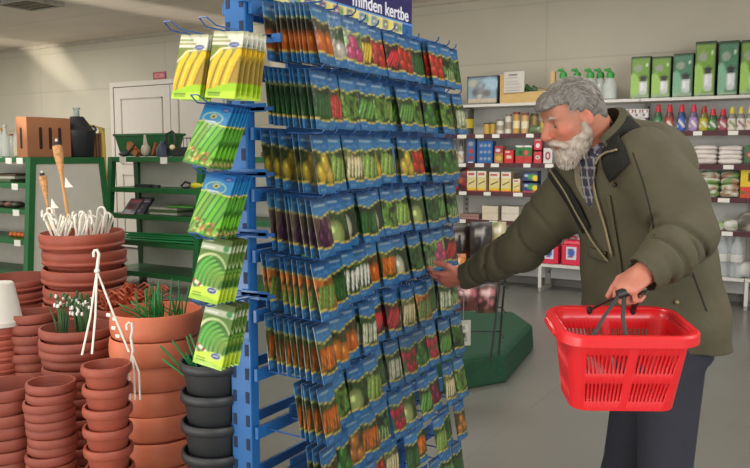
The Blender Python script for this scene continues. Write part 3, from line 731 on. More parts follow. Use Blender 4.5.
small('twine_ball', 146, 6.08, 1.432, lambda q, x, y, z: (q.ball((x, y, z+.07), (.06, .05, .07), 8), q.tube([(x, y, z+.1), (x-.01, y, z+.24)], [.03, .012], 6)), (186, 180, 160), 'cream twine bag with a tied top in front of the planter box', 'twine', smooth=True)
small('wooden_scraper', 153, 6.05, 1.432, lambda q, x, y, z: q.tube([(x, y, z+.02), (x+.05, y, z+.15)], .02, 6), (150, 84, 44), 'brown wooden handle standing beside the cream twine', 'handle', smooth=True)
small('watering_jug', 163, 6.07, 1.432, lambda q, x, y, z: q.lathe([(.07, 0), (.075, .08), (.03, .14), (.025, .17)], (x, y, z), 14), (44, 54, 72), 'small dark blue jug on the green top shelf', 'jug', smooth=True)
gb = thing('bench_grinder', 'black tool with a round wire handle on the green top shelf', 'tool', (aty(174, 155, 6.1)[0], 6.1, 1.432))
x, y, z = gb.location
MB().tube([(x-.11, y, z+.03), (x-.11, y, z+.24), (x-.02, y, z+.27), (x+.02, y, z+.24), (x+.02, y, z+.05)], .014, 8).build('handle', m_blk, gb, smooth=True)
MB().box((x-.03, y-.02, z), (x+.24, y+.08, z+.1)).build('body', m_blk, gb, bevel=.01)
MB().ball((x+.01, y-.03, z+.10), .03, 8).build('knob', mat('knob_cream', (232, 214, 170), .4), gb, smooth=True)  # plain pale cream knob
wr = thing('wire_basket', 'grey wire basket standing at the rack side of the green top shelf', 'basket', (aty(190, 155, 6.15)[0], 6.15, 1.432))
x, y, z = wr.location
q = MB()
for k in range(7): q.tube([(x-.14+.05*k, y, z+.003), (x-.14+.05*k, y, z+.2)], .004, 5)
for zz in (.01, .1, .2): q.tube([(x-.15, y, z+zz), (x+.17, y, z+zz), (x+.17, y+.15, z+zz), (x-.15, y+.15, z+zz)], .004, 5, closed=True)
o = q.build('wires', mat('wire_dark', (52, 54, 54), .4), wr, smooth=True); o['kind'] = 'stuff'
# second shelf goods
small('pruning_saw', 141, 5.99, ZBs[1]+.001, lambda q, x, y, z: q.box((x-.12, y, z), (x+.12, y+.08, z+.035)), (40, 44, 44), 'flat black tool case on the second shelf behind the pots', 'case')
small('cable_roll', 150, 6.08, ZBs[1]+.001, lambda q, x, y, z: q.lathe([(.05, 0), (.05, .03)], (x+.08, y, z), 12), (58, 60, 56), 'flat dark roll beside the black tool case', 'roll')
gl = thing('work_gloves', 'pair of yellow and black work gloves on the second green shelf', 'gloves', (aty(195, 183, 5.98)[0], 5.98, ZBs[1]+.001))
x, y, z = gl.location
q = MB(); q.ball((x+.03, y+.03, z+.04), (.12, .05, .04), 8)
for k in range(4): q.tube([(x+.08, y+.0+.02*k, z+.04), (x+.2, y+.0+.022*k, z+.05)], .013, 6)
q.build('glove', mat('glove_yellow', (206, 196, 40), .6), gl, smooth=True)
MB().tube([(x-.20, y, z+.03), (x-.14, y, z+.075), (x-.07, y, z+.06), (x-.08, y, z+.02), (x-.16, y, z+.012)], .012, 6, closed=True).build('cuff', m_blk, gl, smooth=True)
# third shelf: blister boxes
def lean_box(px, w, d, h, col, label, lean=.0, Y=6.0, top=(150, 120, 130), dz=0, lv=2, rz=0):
    x = aty(px, 205, Y)[0]
    a = Art(16, 20, col); a.rect(.1, .9, .9, 1.15, top); a.ell(.45, .55, .3, .2, np.array(top)*.6); a.lines(.15, .8, [.2, .3], .03, (210, 208, 200)); a.speckle(9, int(px))
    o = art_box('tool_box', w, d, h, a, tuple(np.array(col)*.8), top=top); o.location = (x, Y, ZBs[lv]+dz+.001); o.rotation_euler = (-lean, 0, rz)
    return tag(o, label, 'box')
lean_box(127, .20, .03, .22, (96, 92, 100), 'grey blister pack leaning left on the third green shelf', .75, 5.93, (170, 90, 100))
lean_box(136, .20, .03, .24, (70, 66, 76), 'dark blister pack leaning behind the grey one on the third green shelf', .75, 5.96, (180, 170, 176))
for k in range(3):
    slab('flat_pack', 148, 176, 6.0, ZBs[2]+.001+.028*k, .026, .25, [(180, 180, 170), (80, 110, 66), (186, 184, 172)][k], ['pale flat pack lowest in the pile on the third green shelf', 'green flat pack in the middle of the pile on the third green shelf', 'pale flat pack topmost in the pile on the third green shelf'][k], 'pack')
slab('flat_pack', 165, 192, 5.96, ZBs[2]+.09, .02, .2, (70, 140, 50), 'bright green flat pack lying on the pile beside the bean packets', 'pack')
slab('flat_pack', 186, 206, 5.98, ZBs[2]+.001, .05, .2, (52, 60, 54), 'dark flat pack on the third green shelf beside the rack', 'pack')
# fourth shelf: bundles of green canes
for k in range(7):
    x0, x1 = aty(122+rng.uniform(0, 10), 240, 6.0)[0], aty(215+rng.uniform(-8, 10), 240, 6.0)[0]
    y0 = 5.86+.03*k; z0 = ZBs[3]+.012+.022*(k % 4)
    o = MB().tube([(x0, y0, z0), (x1, y0+.1, z0+.005+.01*(k % 2))], .009, 6).build('plant_cane', mat('cane_green', (44, 146, 84), .45), smooth=True, origin=(x0, y0, z0)); tag(o, 'long green plant cane lying in the bundle on the fourth green shelf', 'cane', 'green canes on the fourth shelf')
# goods on the stretch of unit seen through the seed rack
small('oil_lantern', 267, 6.1, 1.432, lambda q, x, y, z: q.lathe([(.06, 0), (.06, .04), (.035, .06), (.06, .12), (.05, .2), (.02, .26)], (x, y, z), 14), (60, 50, 44), 'small dark lantern on the green shelf behind the seed rack', 'lantern', smooth=True)
bottle('spray_bottle', 279, 6.1, 1.432, .24, .04, (190, 190, 180), 'pale bottle with a red cap behind the seed rack', (176, 40, 40))

# ================================================================== POTS
m_terra = mat('terracotta', (152, 72, 52), .55, var=.10, scale=14)
m_terra2 = mat('terracotta_dark', (136, 66, 50), .6, var=.10, scale=14)
m_terra3 = mat('terracotta_orange', (204, 112, 78), .5, var=.08, scale=14)
PMESH = {}
def pot_mesh(R, H, rim, wall, ridges, m, nm='flower_pot', n=40):
    key = (R, H, rim, ridges, m.name)
    if key in PMESH: return PMESH[key]
    rb = R*.66; t = wall
    p = [(rb*.3, 0), (rb, 0), (rb+.003, .004)]
    zr = H-rim
    p += [(rb+(R*.93-rb)*zr/H, zr-.002), (R*.955, zr)]
    for k in range(ridges):
        lo_, hi_ = ((.03, .30), (.33, .99))[k] if ridges == 2 else (.06, .98)
        for q_ in range(7):
            f_ = q_/6; p.append((R*(.955+.045*math.sin(math.pi*(.06+.88*f_))**.6), zr+rim*(lo_+(hi_-lo_)*f_)))
    p += [(R*.965, H), (R-t*1.6, H), (R-t*1.8, H-.004), (R*.93-t*1.3, zr), (rb-t*.4, t), (rb*.3, t)]
    mb = MB().lathe(p, (0, 0, 0), n)
    o = mb.build(nm, m, smooth=True); me = o.data; bpy.data.objects.remove(o); PMESH[key] = me; return me
def stack(cx, cy, ztop, R, H, rim, n, dz, m, labels, group, name='flower_pot', ridges=2, tilt=1.6, cat='pot', jit=.006):
    """n nested pots, rim of the topmost at ztop"""
    me = pot_mesh(R, H, rim, .006, ridges, m, name); out = []
    for k in range(n):
        o = bpy.data.objects.new(name, me); COL.objects.link(o)
        z = ztop-H-dz*k
        o.location = (cx+rng.uniform(-jit, jit), cy+rng.uniform(-jit, jit), z); o.rotation_euler = (math.radians(rng.uniform(-tilt, tilt)), math.radians(rng.uniform(-tilt, tilt)), rng.uniform(0, 6))
        if z < .004: o.location.z = .002; o.rotation_euler = (0, 0, 0)
        tag(o, labels[0] if k == 0 else labels[1].format(ORD[k] if k < 10 else f'{k+1}th'), cat, group); out.append(o)
        if z < .004: break
    return out
def ctr(px, py, D, R):           # centre of a rim whose ellipse centre is seen at px,py
    return atd(px, py, D)
# big bowls
c = atd(83, 231, 3.8); S1 = c
stack(c[0], c[1], c[2], .198, .20, .072, 13, .086, m_terra, ['large terracotta pot holding the white hangers, topmost of its stack', 'large terracotta pot, {} from the top under the white hangers'], 'large terracotta pots in the tall stack', tilt=2.2)
c = atd(14, 277, 4.0)
stack(c[0], c[1], c[2], .185, .17, .05, 14, .062, m_terra2, ['wide dark terracotta pot topmost of the stack at the left edge', 'wide dark terracotta pot, {} from the top in the left edge stack'], 'wide pots stacked at the left edge', tilt=2.5)
c = atd(34, 312, 3.35)
stack(c[0], c[1], c[2], .112, .20, .038, 16, .040, m_terra2, ['small terracotta pot topmost of the stack left of the snowdrops', 'small terracotta pot, {} from the top in the stack left of the snowdrops'], 'small pots left of the snowdrops', ridges=1)
c = atd(77, 326, 3.1); S4 = c
stack(c[0], c[1], c[2], .145, .20, .036, 16, .0375, m_terra2, ['ribbed terracotta pot holding the snowdrops, topmost of its stack', 'ribbed terracotta pot, {} from the top under the snowdrops'], 'pots stacked under the snowdrops', ridges=1)
c = atd(156, 309, 2.95); S5 = c
stack(c[0], c[1], c[2], .172, .19, .09, 9, .094, m_terra3, ['wide orange pot holding the green stakes, topmost of its stack', 'wide orange pot, {} from the top under the green stakes'], 'wide orange pots in the stack beside the bean packets', ridges=1, tilt=1.2)
c = atd(130, 306, 3.5); S9 = c
stack(c[0], c[1], c[2], .15, .18, .05, 12, .06, m_terra2, ['terracotta pot filled with terracotta hangers, topmost behind the orange pots', 'terracotta pot, {} from the top in the stack behind the orange pots'], 'pots stacked behind the orange pots')
c = atd(4, 384, 2.85)
stack(c[0], c[1], c[2], .115, .17, .04, 8, .045, m_terra2, ['low terracotta pot topmost of the front stack at the left edge', 'low terracotta pot, {} from the top in the front stack at the left edge'], 'low pots in the front left stack', ridges=1)
c = atd(49, 381, 2.75)
stack(c[0], c[1], c[2], .085, .15, .030, 14, .032, m_terra2, ['narrow terracotta pot topmost of the front stack right of the edge stack', 'narrow terracotta pot, {} from the top in the front stack under the ribbed pots'], 'narrow pots in the front stack', ridges=1)
c = atd(0, 325, 3.3); 
stack(c[0], c[1], c[2], .085, .16, .04, 14, .05, m_terra, ['terracotta pot under the white upturned pot at the left edge', 'terracotta pot, {} from the top below the white upturned pot'], 'pots below the white upturned pot')
z0 = c[2]; q = MB(); q.lathe([(.098, .002), (.098, .02), (.088, .03), (.062, .175), (.058, .18), (.02, .18)], (0, 0, 0), 30)
o = q.build('upturned_pot', mat('white_plastic_pot', (196, 192, 182), .45, var=.03), smooth=True); o.location = (c[0], c[1], z0+.002); tag(o, 'white plastic pot standing upside down at the left edge', 'pot')
# hanging pot with a white hanger
m_whook = mat('white_hanger', (226, 222, 208), .35, var=.02)
c = atd(106, 364, 2.62); HP = c
stack(c[0], c[1], c[2], .082, .11, .03, 10, .07, m_terra, ['terracotta hanging pot carrying the long white hanger', 'terracotta hanging pot, {} from the top below the long white hanger'], 'hanging pots in the front stack', ridges=1, tilt=.5, jit=.002)
hg = thing('pot_hanger', 'long white three-armed hanger standing on the front hanging pot', 'hanger', (c[0], c[1], c[2]))
kn = atd(97, 271, 2.62); hk = [atd(x, y, 2.62) for x, y in [(97, 271), (98, 262), (99, 254), (97, 250), (94.5, 250.5), (93.5, 253), (93.8, 257)]]
MB().tube(hk, [.006, .0055, .005, .005, .005, .0048, .004], 8).build('hook', m_whook, hg, smooth=True)
MB().ball(kn, (.010, .010, .008), 8).build('knot', m_whook, hg, smooth=True)
for ex, ey, dd in ((82, 355, 2.60), (92, 354, 2.56), (129, 352, 2.62)):
    e = atd(ex, ey, dd); mid = (kn+e)/2+np.array([.004, 0, -.012]); MB().tube([kn, mid, e], .0036, 6).build('arm', m_whook, hg, smooth=True)
h2 = thing('pot_hanger', 'short white hook lying against the wide orange pots', 'hanger', atd(134, 366, 2.66))
MB().tube([atd(x, y, 2.70) for x, y in [(127, 330), (126.5, 325), (129, 322.5), (132, 324), (132.5, 330), (131, 338), (133, 350), (132, 356)]], .0048, 8).build('hook', m_whook, h2, smooth=True)
for ex in (129, 134, 139): MB().tube([atd(132, 354, 2.70), atd(ex, 372, 2.68), atd(ex+1, 400, 2.66)], .0034, 6).build('arm', m_whook, h2, smooth=True)
for k, (px, py) in enumerate([(109, 315), (115, 319), (114, 328), (118, 336)]):
    p_ = atd(px, py, 2.74); o = MB().box((p_[0]-.012, p_[1]-.004, p_[2]-.007), (p_[0]+.010, p_[1]+.004, p_[2]+.006)).build('plastic_clip', m_whook, origin=p_, bevel=.003)
    tag(o, ['small white clip highest of those left of the orange pots', 'small white clip second from the top left of the orange pots', 'small white clip third from the top left of the orange pots', 'small white clip lowest of those left of the orange pots'][k], 'clip', 'white clips beside the orange pots')
# bundle of white hangers in the tall pot
for k in range(24):
    a_ = rng.uniform(0, 6.28); r_ = rng.uniform(.02, .13); bx, by = S1[0]+r_*math.cos(a_), S1[1]+r_*math.sin(a_)
    h_ = rng.uniform(.04, .11); lean = rng.uniform(-.06, .06); tw = rng.uniform(0, 6.28)
    if k < 3: bx = S1[0]-.14*RT[0]+.03*k; by = S1[1]-.14*RT[1]; lean = -.08
    dxy = np.array([math.cos(tw), math.sin(tw)*.6]); z0 = S1[2]-.055; rr = rng.uniform(.016, .024)
    top = np.array([bx+lean, by, z0+.055+h_])
    pts = [(bx, by, z0), tuple(top-np.array([0, 0, .012]))]
    for t in range(1, 6): an = math.pi-math.pi*1.15*t/5; pts.append((top[0]+dxy[0]*rr*(1+math.cos(an)), top[1]+dxy[1]*rr*(1+math.cos(an)), top[2]-.012+rr*math.sin(an)))
    o = MB().tube(pts, .0058, 6).build('plastic_hanger', m_whook, smooth=True, origin=(bx, by, z0)); tag(o, 'white plastic hanger hook bundled in the tall terracotta pot', 'hanger', 'white hanger hooks in the tall pot')
    if k % 2 == 0:
        o = MB().tube([(bx, by, z0), (bx+.03, by+.02, z0+.10+h_*.4), (bx+.045, by+.02, z0+.09+h_*.3), (bx+.02, by, z0+.03)], .0046, 6).build('plastic_hanger', m_whook, smooth=True, origin=(bx, by, z0)); tag(o, 'white plastic hanger hook bundled in the tall terracotta pot', 'hanger', 'white hanger hooks in the tall pot')
# bamboo torches
m_bam = mat('bamboo', (196, 146, 92), .6, var=.2, scale=20, stretch=(1, 1, .2)); m_bamw = mat('bamboo_weave', (206, 152, 98), .7, var=.3, scale=60, bump=.8, bscale=120)
def torch(p0, p1, label, s=1.0):
    p0 = np.array(p0); p1 = np.array(p1); d = (p1-p0)/np.linalg.norm(p1-p0)
    t = thing('bamboo_torch', label, 'torch', p0)
    MB().tube([p0, p1], .0085*s, 8).build('cane', m_bam, t, smooth=True)
    MB().tube([p1-d*.07*s, p1-d*.04*s, p1, p1+d*.03*s, p1+d*.075*s, p1+d*.078*s], [.009*s, .013*s, .019*s, .023*s, .024*s, .015*s], 12).build('weave', m_bamw, t, smooth=True)
    MB().tube([p1+d*.076*s, p1+d*.095*s], .016*s, 10).build('oil_cup', m_blk, t, smooth=True)
    MB().tube([p1+d*.095*s, p1+d*.110*s], .006*s, 6).build('wick', m_tag, t, smooth=True)
    return t
torch(atd(70, 232, 3.84), atd(59.5, 161, 3.84), 'taller bamboo torch leaning in the pot of white hangers')
torch(atd(52, 232, 3.95), atd(44.5, 188, 3.95), 'shorter bamboo torch leaning left in the pot of white hangers', .8)
for k, (px, py, D) in enumerate([(67, 183, 3.83), (53, 204, 3.93)]):
    p_ = atd(px, py, D); o = MB().add([p_+RT*-.006+ZU*.03, p_+RT*.012+ZU*.0, p_+RT*.03-ZU*.0+ZU*-.02, p_-RT*.012-ZU*.022], [(0, 1, 2, 3), (3, 2, 1, 0)]).build('paper_tag', m_tag, origin=p_); sm = o.modifiers.new('t', 'SOLIDIFY'); sm.thickness = .001
    tag(o, ['white paper tag on the taller bamboo torch', 'white paper tag on the shorter bamboo torch'][k], 'tag')
# snowdrops in small green clumps
m_leaf = mat('leaf_green', (52, 88, 40), .5, var=.25, scale=30); m_petal = mat('petal_white', (232, 230, 222), .5)
for k, (ox, oy) in enumerate([(-.055, .01), (-.005, -.02), (.04, .02)]):
    b0 = S4+RT*ox+NC*oy-ZU*.06
    t = thing('snowdrop_plant', ['left clump of white snowdrops in the ribbed terracotta pot', 'middle clump of white snowdrops in the ribbed terracotta pot', 'right clump of white snowdrops in the ribbed terracotta pot'][k], 'plant', b0, 0, 'snowdrops in the ribbed pot')
    lv = MB(); fl = MB(); bd = MB()
    for i in range(12):
        dr = np.array([rng.normal(0, .022), rng.normal(0, .022), .13+rng.uniform(0, .05)]); e = b0+dr
        lv.tube([b0+np.array([dr[0]*.3, dr[1]*.3, 0]), b0+dr*.6, e], [.0045, .004, .0015], 5)
        if i < 9:
            for j in range(2): fl.ball(e+np.array([rng.normal(0, .010), rng.normal(0, .010), rng.normal(-.012, .008)]), (.0055, .0055, .009), 4)
            bd.ball(e+np.array([rng.normal(0, .008), rng.normal(0, .008), .008]), (.007, .007, .009), 4)
    o = lv.build('leaves', m_leaf, t, smooth=True); o['kind'] = 'stuff'; o = fl.build('flowers', m_petal, t, smooth=True); o['kind'] = 'stuff'; o = bd.build('buds', m_leaf, t, smooth=True); o['kind'] = 'stuff'
# terracotta hangers bundle
q = MB()
for i in range(110):
    b0 = S9+RT*rng.uniform(-.10, .06)+NC*rng.uniform(-.09, .09)-ZU*.03
    d_ = RT*rng.uniform(-.10, .15)+NC*rng.uniform(-.05, .08)+ZU*rng.uniform(.03, .13)
    side = RT*rng.uniform(-.02, .02)
    q.tube([b0, b0+d_*.5+side+ZU*.02, b0+d_, b0+d_+RT*.02-ZU*.015], rng.uniform(.0055, .009), 5, flat=.5)
o = q.build('terracotta_hangers', mat('terracotta_strap', (178, 84, 52), .5, var=.2, scale=20), smooth=True, origin=S9); tag(o, 'tangled bundle of terracotta plastic hangers behind the orange pots', 'hangers', kind='stuff')
# green stakes
m_stake = mat('stake_green', (34, 128, 62), .4, var=.1)
def stakes(c, n, spread, hl, hh, lab, grp, lean=(0, 0, 0), r=.0036):
    for i in range(n):
        b0 = c+RT*rng.uniform(-spread, spread)+NC*rng.uniform(-spread*.6, spread*.6)
        e = b0+np.array(lean)*rng.uniform(.3, 1.6)+RT*rng.normal(0, .02)+NC*rng.normal(0, .02)+ZU*rng.uniform(hl, hh)
        o = MB().tube([b0, e], [r, r*.8], 6).build('plant_stake', m_stake, smooth=True, origin=b0); tag(o, lab, 'stake', grp)
stakes(S5+RT*.03-ZU*.09, 34, .075, .09, .21, 'green plastic plant stake standing in the wide orange pot', 'green stakes in the orange pot')
stakes(S5+RT*.03-ZU*.05, 12, .09, .04, .09, 'short green plastic stake slanting in the wide orange pot', 'slanting stakes in the orange pot', lean=tuple(RT*-.09))
c = atd(214, 362, 2.45)
me = pot_mesh(.108, .16, .03, .006, 1, mat('black_pot', (36, 38, 40), .45), 'black_pot')
o = bpy.data.objects.new('black_pot', me); COL.objects.link(o); o.location = (c[0], c[1], c[2]-.15); tag(o, 'black plastic pot with green stakes below the bean packets', 'pot')
for k in range(1, 8):
    z = c[2]-.15-.095*k
    o = bpy.data.objects.new('black_pot', me); COL.objects.link(o); o.location = (c[0], c[1], max(z, .002)); tag(o, f'black plastic pot, {ORD[k]} from the top below the bean packets', 'pot', 'black pots beside the rack end')
    if z < .002: break
stakes(c+RT*-.02-ZU*.10, 8, .03, .11, .19, 'green plastic plant stake leaning out of the black pot', 'green stakes in the black pot', lean=tuple(RT*-.085), r=.004)

# ================================================================== GREEN PLATFORM AND BULB DISPLAY
m_turf = mat('green_cloth', (20, 64, 40), .9, var=.15, scale=30, bump=.5, bscale=200)
top = [(-2.75, 5.60), (-2.25, 5.85), (-1.98, 5.50), (-1.84, 4.62), (-2.10, 4.15), (-2.95, 4.40)]
q = MB(); k = len(top); cxp, cyp = -2.3, 5.0
vs = [(x, y, .20) for x, y in top]+[(cxp+(x-cxp)*1.05, cyp+(y-cyp)*1.03, .17) for x, y in top]+[(cxp+(x-cxp)*1.08, cyp+(y-cyp)*1.05, .0) for x, y in top]
q.add(vs, [tuple(range(k))[::-1]]+[(i, (i+1) % k, k+(i+1) % k, k+i) for i in range(k)]+[(k+i, k+(i+1) % k, 2*k+(i+1) % k, 2*k+i) for i in range(k)]+[tuple(range(2*k, 3*k))])
o = q.build('display_platform', m_turf, origin=(-2.3, 5.0, 0), bevel=.02); tag(o, 'low platform covered with dark green cloth behind the seed rack', 'platform')
bs = thing('wire_display', 'black wire display stand with bulb bags on the green platform', 'stand', (-2.45, 5.0, .2))
m_wire = mat('black_wire', (26, 28, 28), .4)
def Wp(px, py, D): return atd(px, py, D)
q1 = [Wp(499, 326, 4.85), Wp(503, 300, 4.85), Wp(507, 262, 4.85), Wp(508, 235, 4.85)]
q2 = [Wp(491, 331, 4.7), Wp(499, 290, 4.75), Wp(496, 240, 4.8)]
for pts in (q1, q2, [q1[0]+RT*-.3, q1[3]+RT*-.3]): 
    pts = [np.array(p) for p in pts]; pts[0] = np.array([pts[0][0], pts[0][1], .205]); MB().tube(pts, .007, 6).build('leg', m_wire, bs, smooth=True)
q = MB()
for t in (.2, .4, .6, .8):
    A_ = np.array([q1[0][0], q1[0][1], .205])*(1-t)+q1[3]*t; q.tube([A_, A_+RT*-.32], .005, 5); q.tube([A_, A_+NC*.12-ZU*.01], .005, 5)
o = q.build('crossbars', m_wire, bs, smooth=True)
def bag(px0, px1, py0, py1, D, cols, label, rz=.1):
    p = atd((px0+px1)/2, py1, D); w_ = (px1-px0)*D/F; h_ = (py1-py0)*D/F
    a = Art(22, 22, cols[0], asp=1.0); r = random.Random(int(px0)); 
    for _ in range(14): a.ell(r.random(), r.random(), .12, .10, cols[r.randrange(len(cols))], r.random())
    a.rect(.12, .62, .88, .85, cols[-1]); a.lines(.2, .8, [.76, .68], .03, (230, 226, 214))
    a2 = a; a2.asp = 1.0
    mb = MB(); art_face(mb, a2, w_, h_, 0, 0, 14, 14, lambda u, v: .03*math.sin(math.pi*u)*math.sin(math.pi*min(v*1.05, 1)))
    mb.col = cols[0]; mb.add([(-w_/2, .03, 0), (w_/2, .03, 0), (w_/2, .03, h_), (-w_/2, .03, h_)], [(3, 2, 1, 0)])
    mb.add([(w_/2, 0, 0), (w_/2, .03, 0), (w_/2, .03, h_), (w_/2, 0, h_)], [(0, 1, 2, 3)]); mb.add([(-w_/2, 0, 0), (-w_/2, .03, 0), (-w_/2, .03, h_), (-w_/2, 0, h_)], [(3, 2, 1, 0)])
    mb.add([(-w_/2, 0, h_), (w_/2, 0, h_), (w_/2, .03, h_), (-w_/2, .03, h_)], [(0, 1, 2, 3)])
    o = mb.build('bulb_bag', printed('bag_film', .3), colors=True, smooth=True); o.location = Vector([float(v) for v in p]); o.rotation_euler = (0, 0, YAW+rz)
    return tag(o, label, 'bag', 'bulb bags on the wire display')
bag(450, 472, 226, 262, 4.9, [(46, 36, 30), (96, 50, 34), (70, 44, 30), (40, 36, 34)], 'dark brown bulb bag at the left of the upper display row')
bag(470, 492, 222, 258, 4.82, [(40, 34, 30), (60, 44, 36), (90, 60, 40), (34, 30, 30)], 'black bulb bag in the middle of the upper display row')
bag(490, 506, 222, 250, 4.86, [(172, 160, 120), (120, 130, 70), (196, 186, 150)], 'beige and green bulb bag at the right of the upper display row')
bag(446, 466, 254, 282, 4.7, [(176, 96, 30), (120, 60, 30), (200, 120, 30)], 'orange bulb bag below the dark brown one on the display')
bag(455, 478, 284, 311, 4.72, [(96, 52, 48), (52, 34, 32), (176, 90, 100)], 'pink and brown bulb bag at the left of the lower display row')
bag(477, 497, 284, 313, 4.76, [(70, 50, 42), (110, 76, 60), (180, 110, 116)], 'brown bulb bag at the right of the lower display row')
# ================================================================== WALL SHELVING WITH SHOP GOODS
GF = 7.94; SH = [2.0, 1.675, 1.36, 1.05, .738, .298]
m_swhite = mat('shelf_white', (206, 204, 196), .45, var=.02)
m_sback = mat('shelf_backwall', (196, 196, 190), .5, var=.03)
m_maroon = mat('maroon_strip', (74, 26, 34), .4)
m_upr = mat('upright_grey', (150, 148, 140), .5)
xr = aty(640, 102, GF)[0]
bays = [(xr-3.0, xr-2.0), (xr-2.0, xr-1.0), (xr-1.0, xr), (xr, xr+1.0), (xr+1.0, xr+2.0)]
blab = ['white wall shelving bay partly hidden by the seed rack', 'white wall shelving bay of cans and boxes beside the seed rack', 'white wall shelving bay behind the man with red canisters below', 'white wall shelving bay of spray bottles right of the man', 'white wall shelving bay at the right edge of the shelving']
for bi, (x0, x1) in enumerate(bays):
    s = thing('shelving_bay', blab[bi], 'shelving', ((x0+x1)/2, GF+.2, 0), 0, 'white shelving bays along the back wall')
    for x in (x0, x1-.03): MB().box((x, GF+.33, 0), (x+.03, GF+.38, 2.03)).build('upright', m_upr, s)
    q = MB().box((x0+.03, GF+.345, .1), (x1-.03, GF+.355, 2.0)); pn = q.build('back_panel', m_sback, s)
    q = MB()
    for x in (x0+.006, ):
        for k in range(34): q.box((x, GF+.325, .16+k*.055), (x+.016, GF+.331, .18+k*.055))
    o = q.build('slots', mat('slot_grey', (60, 58, 56), .7), s); o['kind'] = 'stuff'
    MB().box((x0+.004, GF+.01, 0), (x0+.036, GF+.33, .04)).build('foot', m_upr, s); MB().box((x0+.004, GF+.005, 0.04), (x0+.036, GF+.03, .268)).build('foot_post', m_swhite, s)
    for k, z in enumerate(SH):
        sh = MB().box((x0+.003, GF, z-.03), (x1-.003, GF+.345, z)).build('shelf', m_swhite, s, bevel=.003)
        if 0 < k < 5:
            MB().box((x0+.003, GF-.012, z-.045), (x1-.003, GF-.001, z+.004)).build('edge_strip', m_maroon, sh)
            r = random.Random(bi*7+k); x = x0+.03+r.random()*.08
            while x < x1-.12:
                w_ = r.uniform(.075, .11)
                MB().box((x, GF-.016, z-.042), (x+w_, GF-.0125, z-.002)).build('price_label', m_tag, sh); x += w_+r.uniform(.08, .30)
YP = GF+.03
def xz(px0, px1, py1, Y=YP, z=None):
    xa = aty(px0, 150, Y)[0]; xb = aty(px1, 150, Y)[0]; zt = aty((px0+px1)/2, py1, Y)[2]; return xa, xb, zt
CARD = printed('printed_card', .45)
def sbox(name, px0, px1, py, lv, label, cat, bg, deco, d=.12, side=None, dzb=0, wf=.88, Y=YP, group=None, top=None):
    xa, xb, zt = xz(px0, px1, py, Y); w_ = (xb-xa)*wf; z = SH[lv]+.001+dzb; h_ = max(zt-z, .02)
    a = Art(24, max(8, int(24*h_/w_)), bg, asp=h_/w_); deco(a, a.asp); a.speckle(5, int(px0)); a.a = np.clip(a.a, 0, 255)
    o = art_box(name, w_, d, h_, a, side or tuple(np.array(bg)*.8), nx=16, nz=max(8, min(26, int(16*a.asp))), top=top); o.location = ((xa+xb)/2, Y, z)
    return tag(o, label, cat, group), h_
T = lambda c, rows: (lambda a, A: [a.stroke((.12, A*r), (.85, A*r), .03, c) for r in rows])
# --- top shelf
def pic(a, A):
    a.rect(0, 0, 1, A, (28, 34, 52)); a.rect(.04, .05, .96, A-.05, (136, 158, 172))
    a.ell(.75, A*.7, .3, .2, (160, 190, 206)); a.ell(.2, A*.75, .16, .12, (176, 176, 160)); a.rect(.04, .05, .96, .17, (196, 180, 150))
    a.ell(.42, .32, .2, .17, (130, 130, 128)); a.ell(.44, .55, .15, .12, (120, 124, 126)); a.ell(.44, .55, .08, .06, (150, 170, 184)); a.ell(.26, .36, .09, .11, (96, 98, 100)); a.ell(.66, .33, .13, .12, (112, 112, 112)); a.ell(.42, .24, .07, .06, (196, 196, 190))
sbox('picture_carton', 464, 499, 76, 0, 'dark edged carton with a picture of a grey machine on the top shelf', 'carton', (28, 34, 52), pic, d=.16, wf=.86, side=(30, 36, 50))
# crate with sign
m_pine = mat('pine', (196, 164, 104), .6, stretch=(1, 1, 6), var=.1)
xa, xb, zt = xz(499, 553, 73); ct = thing('display_crate', 'open pine display crate on the top shelf left of the man', 'crate', ((xa+xb)/2, YP+.1, SH[0]))
z = SH[0]+.001; zf = aty(520, 92, YP)[2]
MB().box((xa, YP, z), (xb, YP+.02, zf)).build('front_board', m_pine, ct); MB().box((xa, YP+.22, z), (xb, YP+.24, zf+.05)).build('back_board', m_pine, ct)
MB().box((xa, YP+.001, z), (xa+.045, YP+.05, zt)).build('post', m_pine, ct); MB().box((xb-.045, YP+.001, z), (xb, YP+.05, zt)).build('post', m_pine, ct)
for x in (xa, xb-.02): MB().box((x, YP+.05, z), (x+.02, YP+.22, zf)).build('side_board', m_pine, ct)
xa, xb, zt = xz(503, 523, 71.5, YP-.02)
a = Art(22, 24, (196, 192, 182), asp=1.1); a.lines(.25, .8, [.93], .03, (70, 66, 62)); a.lines(.12, .9, [.75, .58, .42, .26, .12], .014, (130, 126, 120))
o = art_box('paper_sign', xb-xa, .004, zt-aty(513, 92.5, YP-.02)[2], a, (190, 188, 178), nx=18, nz=20); o.location = ((xa+xb)/2, YP-.02, aty(513, 92.5, YP-.02)[2]); tag(o, 'white paper sign with printed lines on the pine crate', 'sign')
for k, (px, c) in enumerate([(528, (60, 96, 60)), (535, (74, 100, 66)), (541, (150, 140, 110))]):
    x = aty(px, 90, YP+.1)[0]; q = MB(); q.tube([(x-.05, YP+.12, zf-.06), (x, YP+.10, zf+.06-.02*k), (x+.06, YP+.11, zf+.0)], [.035, .04, .02], 8)
    o = q.build('garden_sprayer', mat('spr_%d' % k, c, .45), smooth=True, origin=(x, YP+.12, zf-.06)); tag(o, ['dark green roll standing in the pine crate beside the paper sign', 'green roll in the middle of the pine crate', 'pale roll at the right end of the pine crate'][k], 'roll')
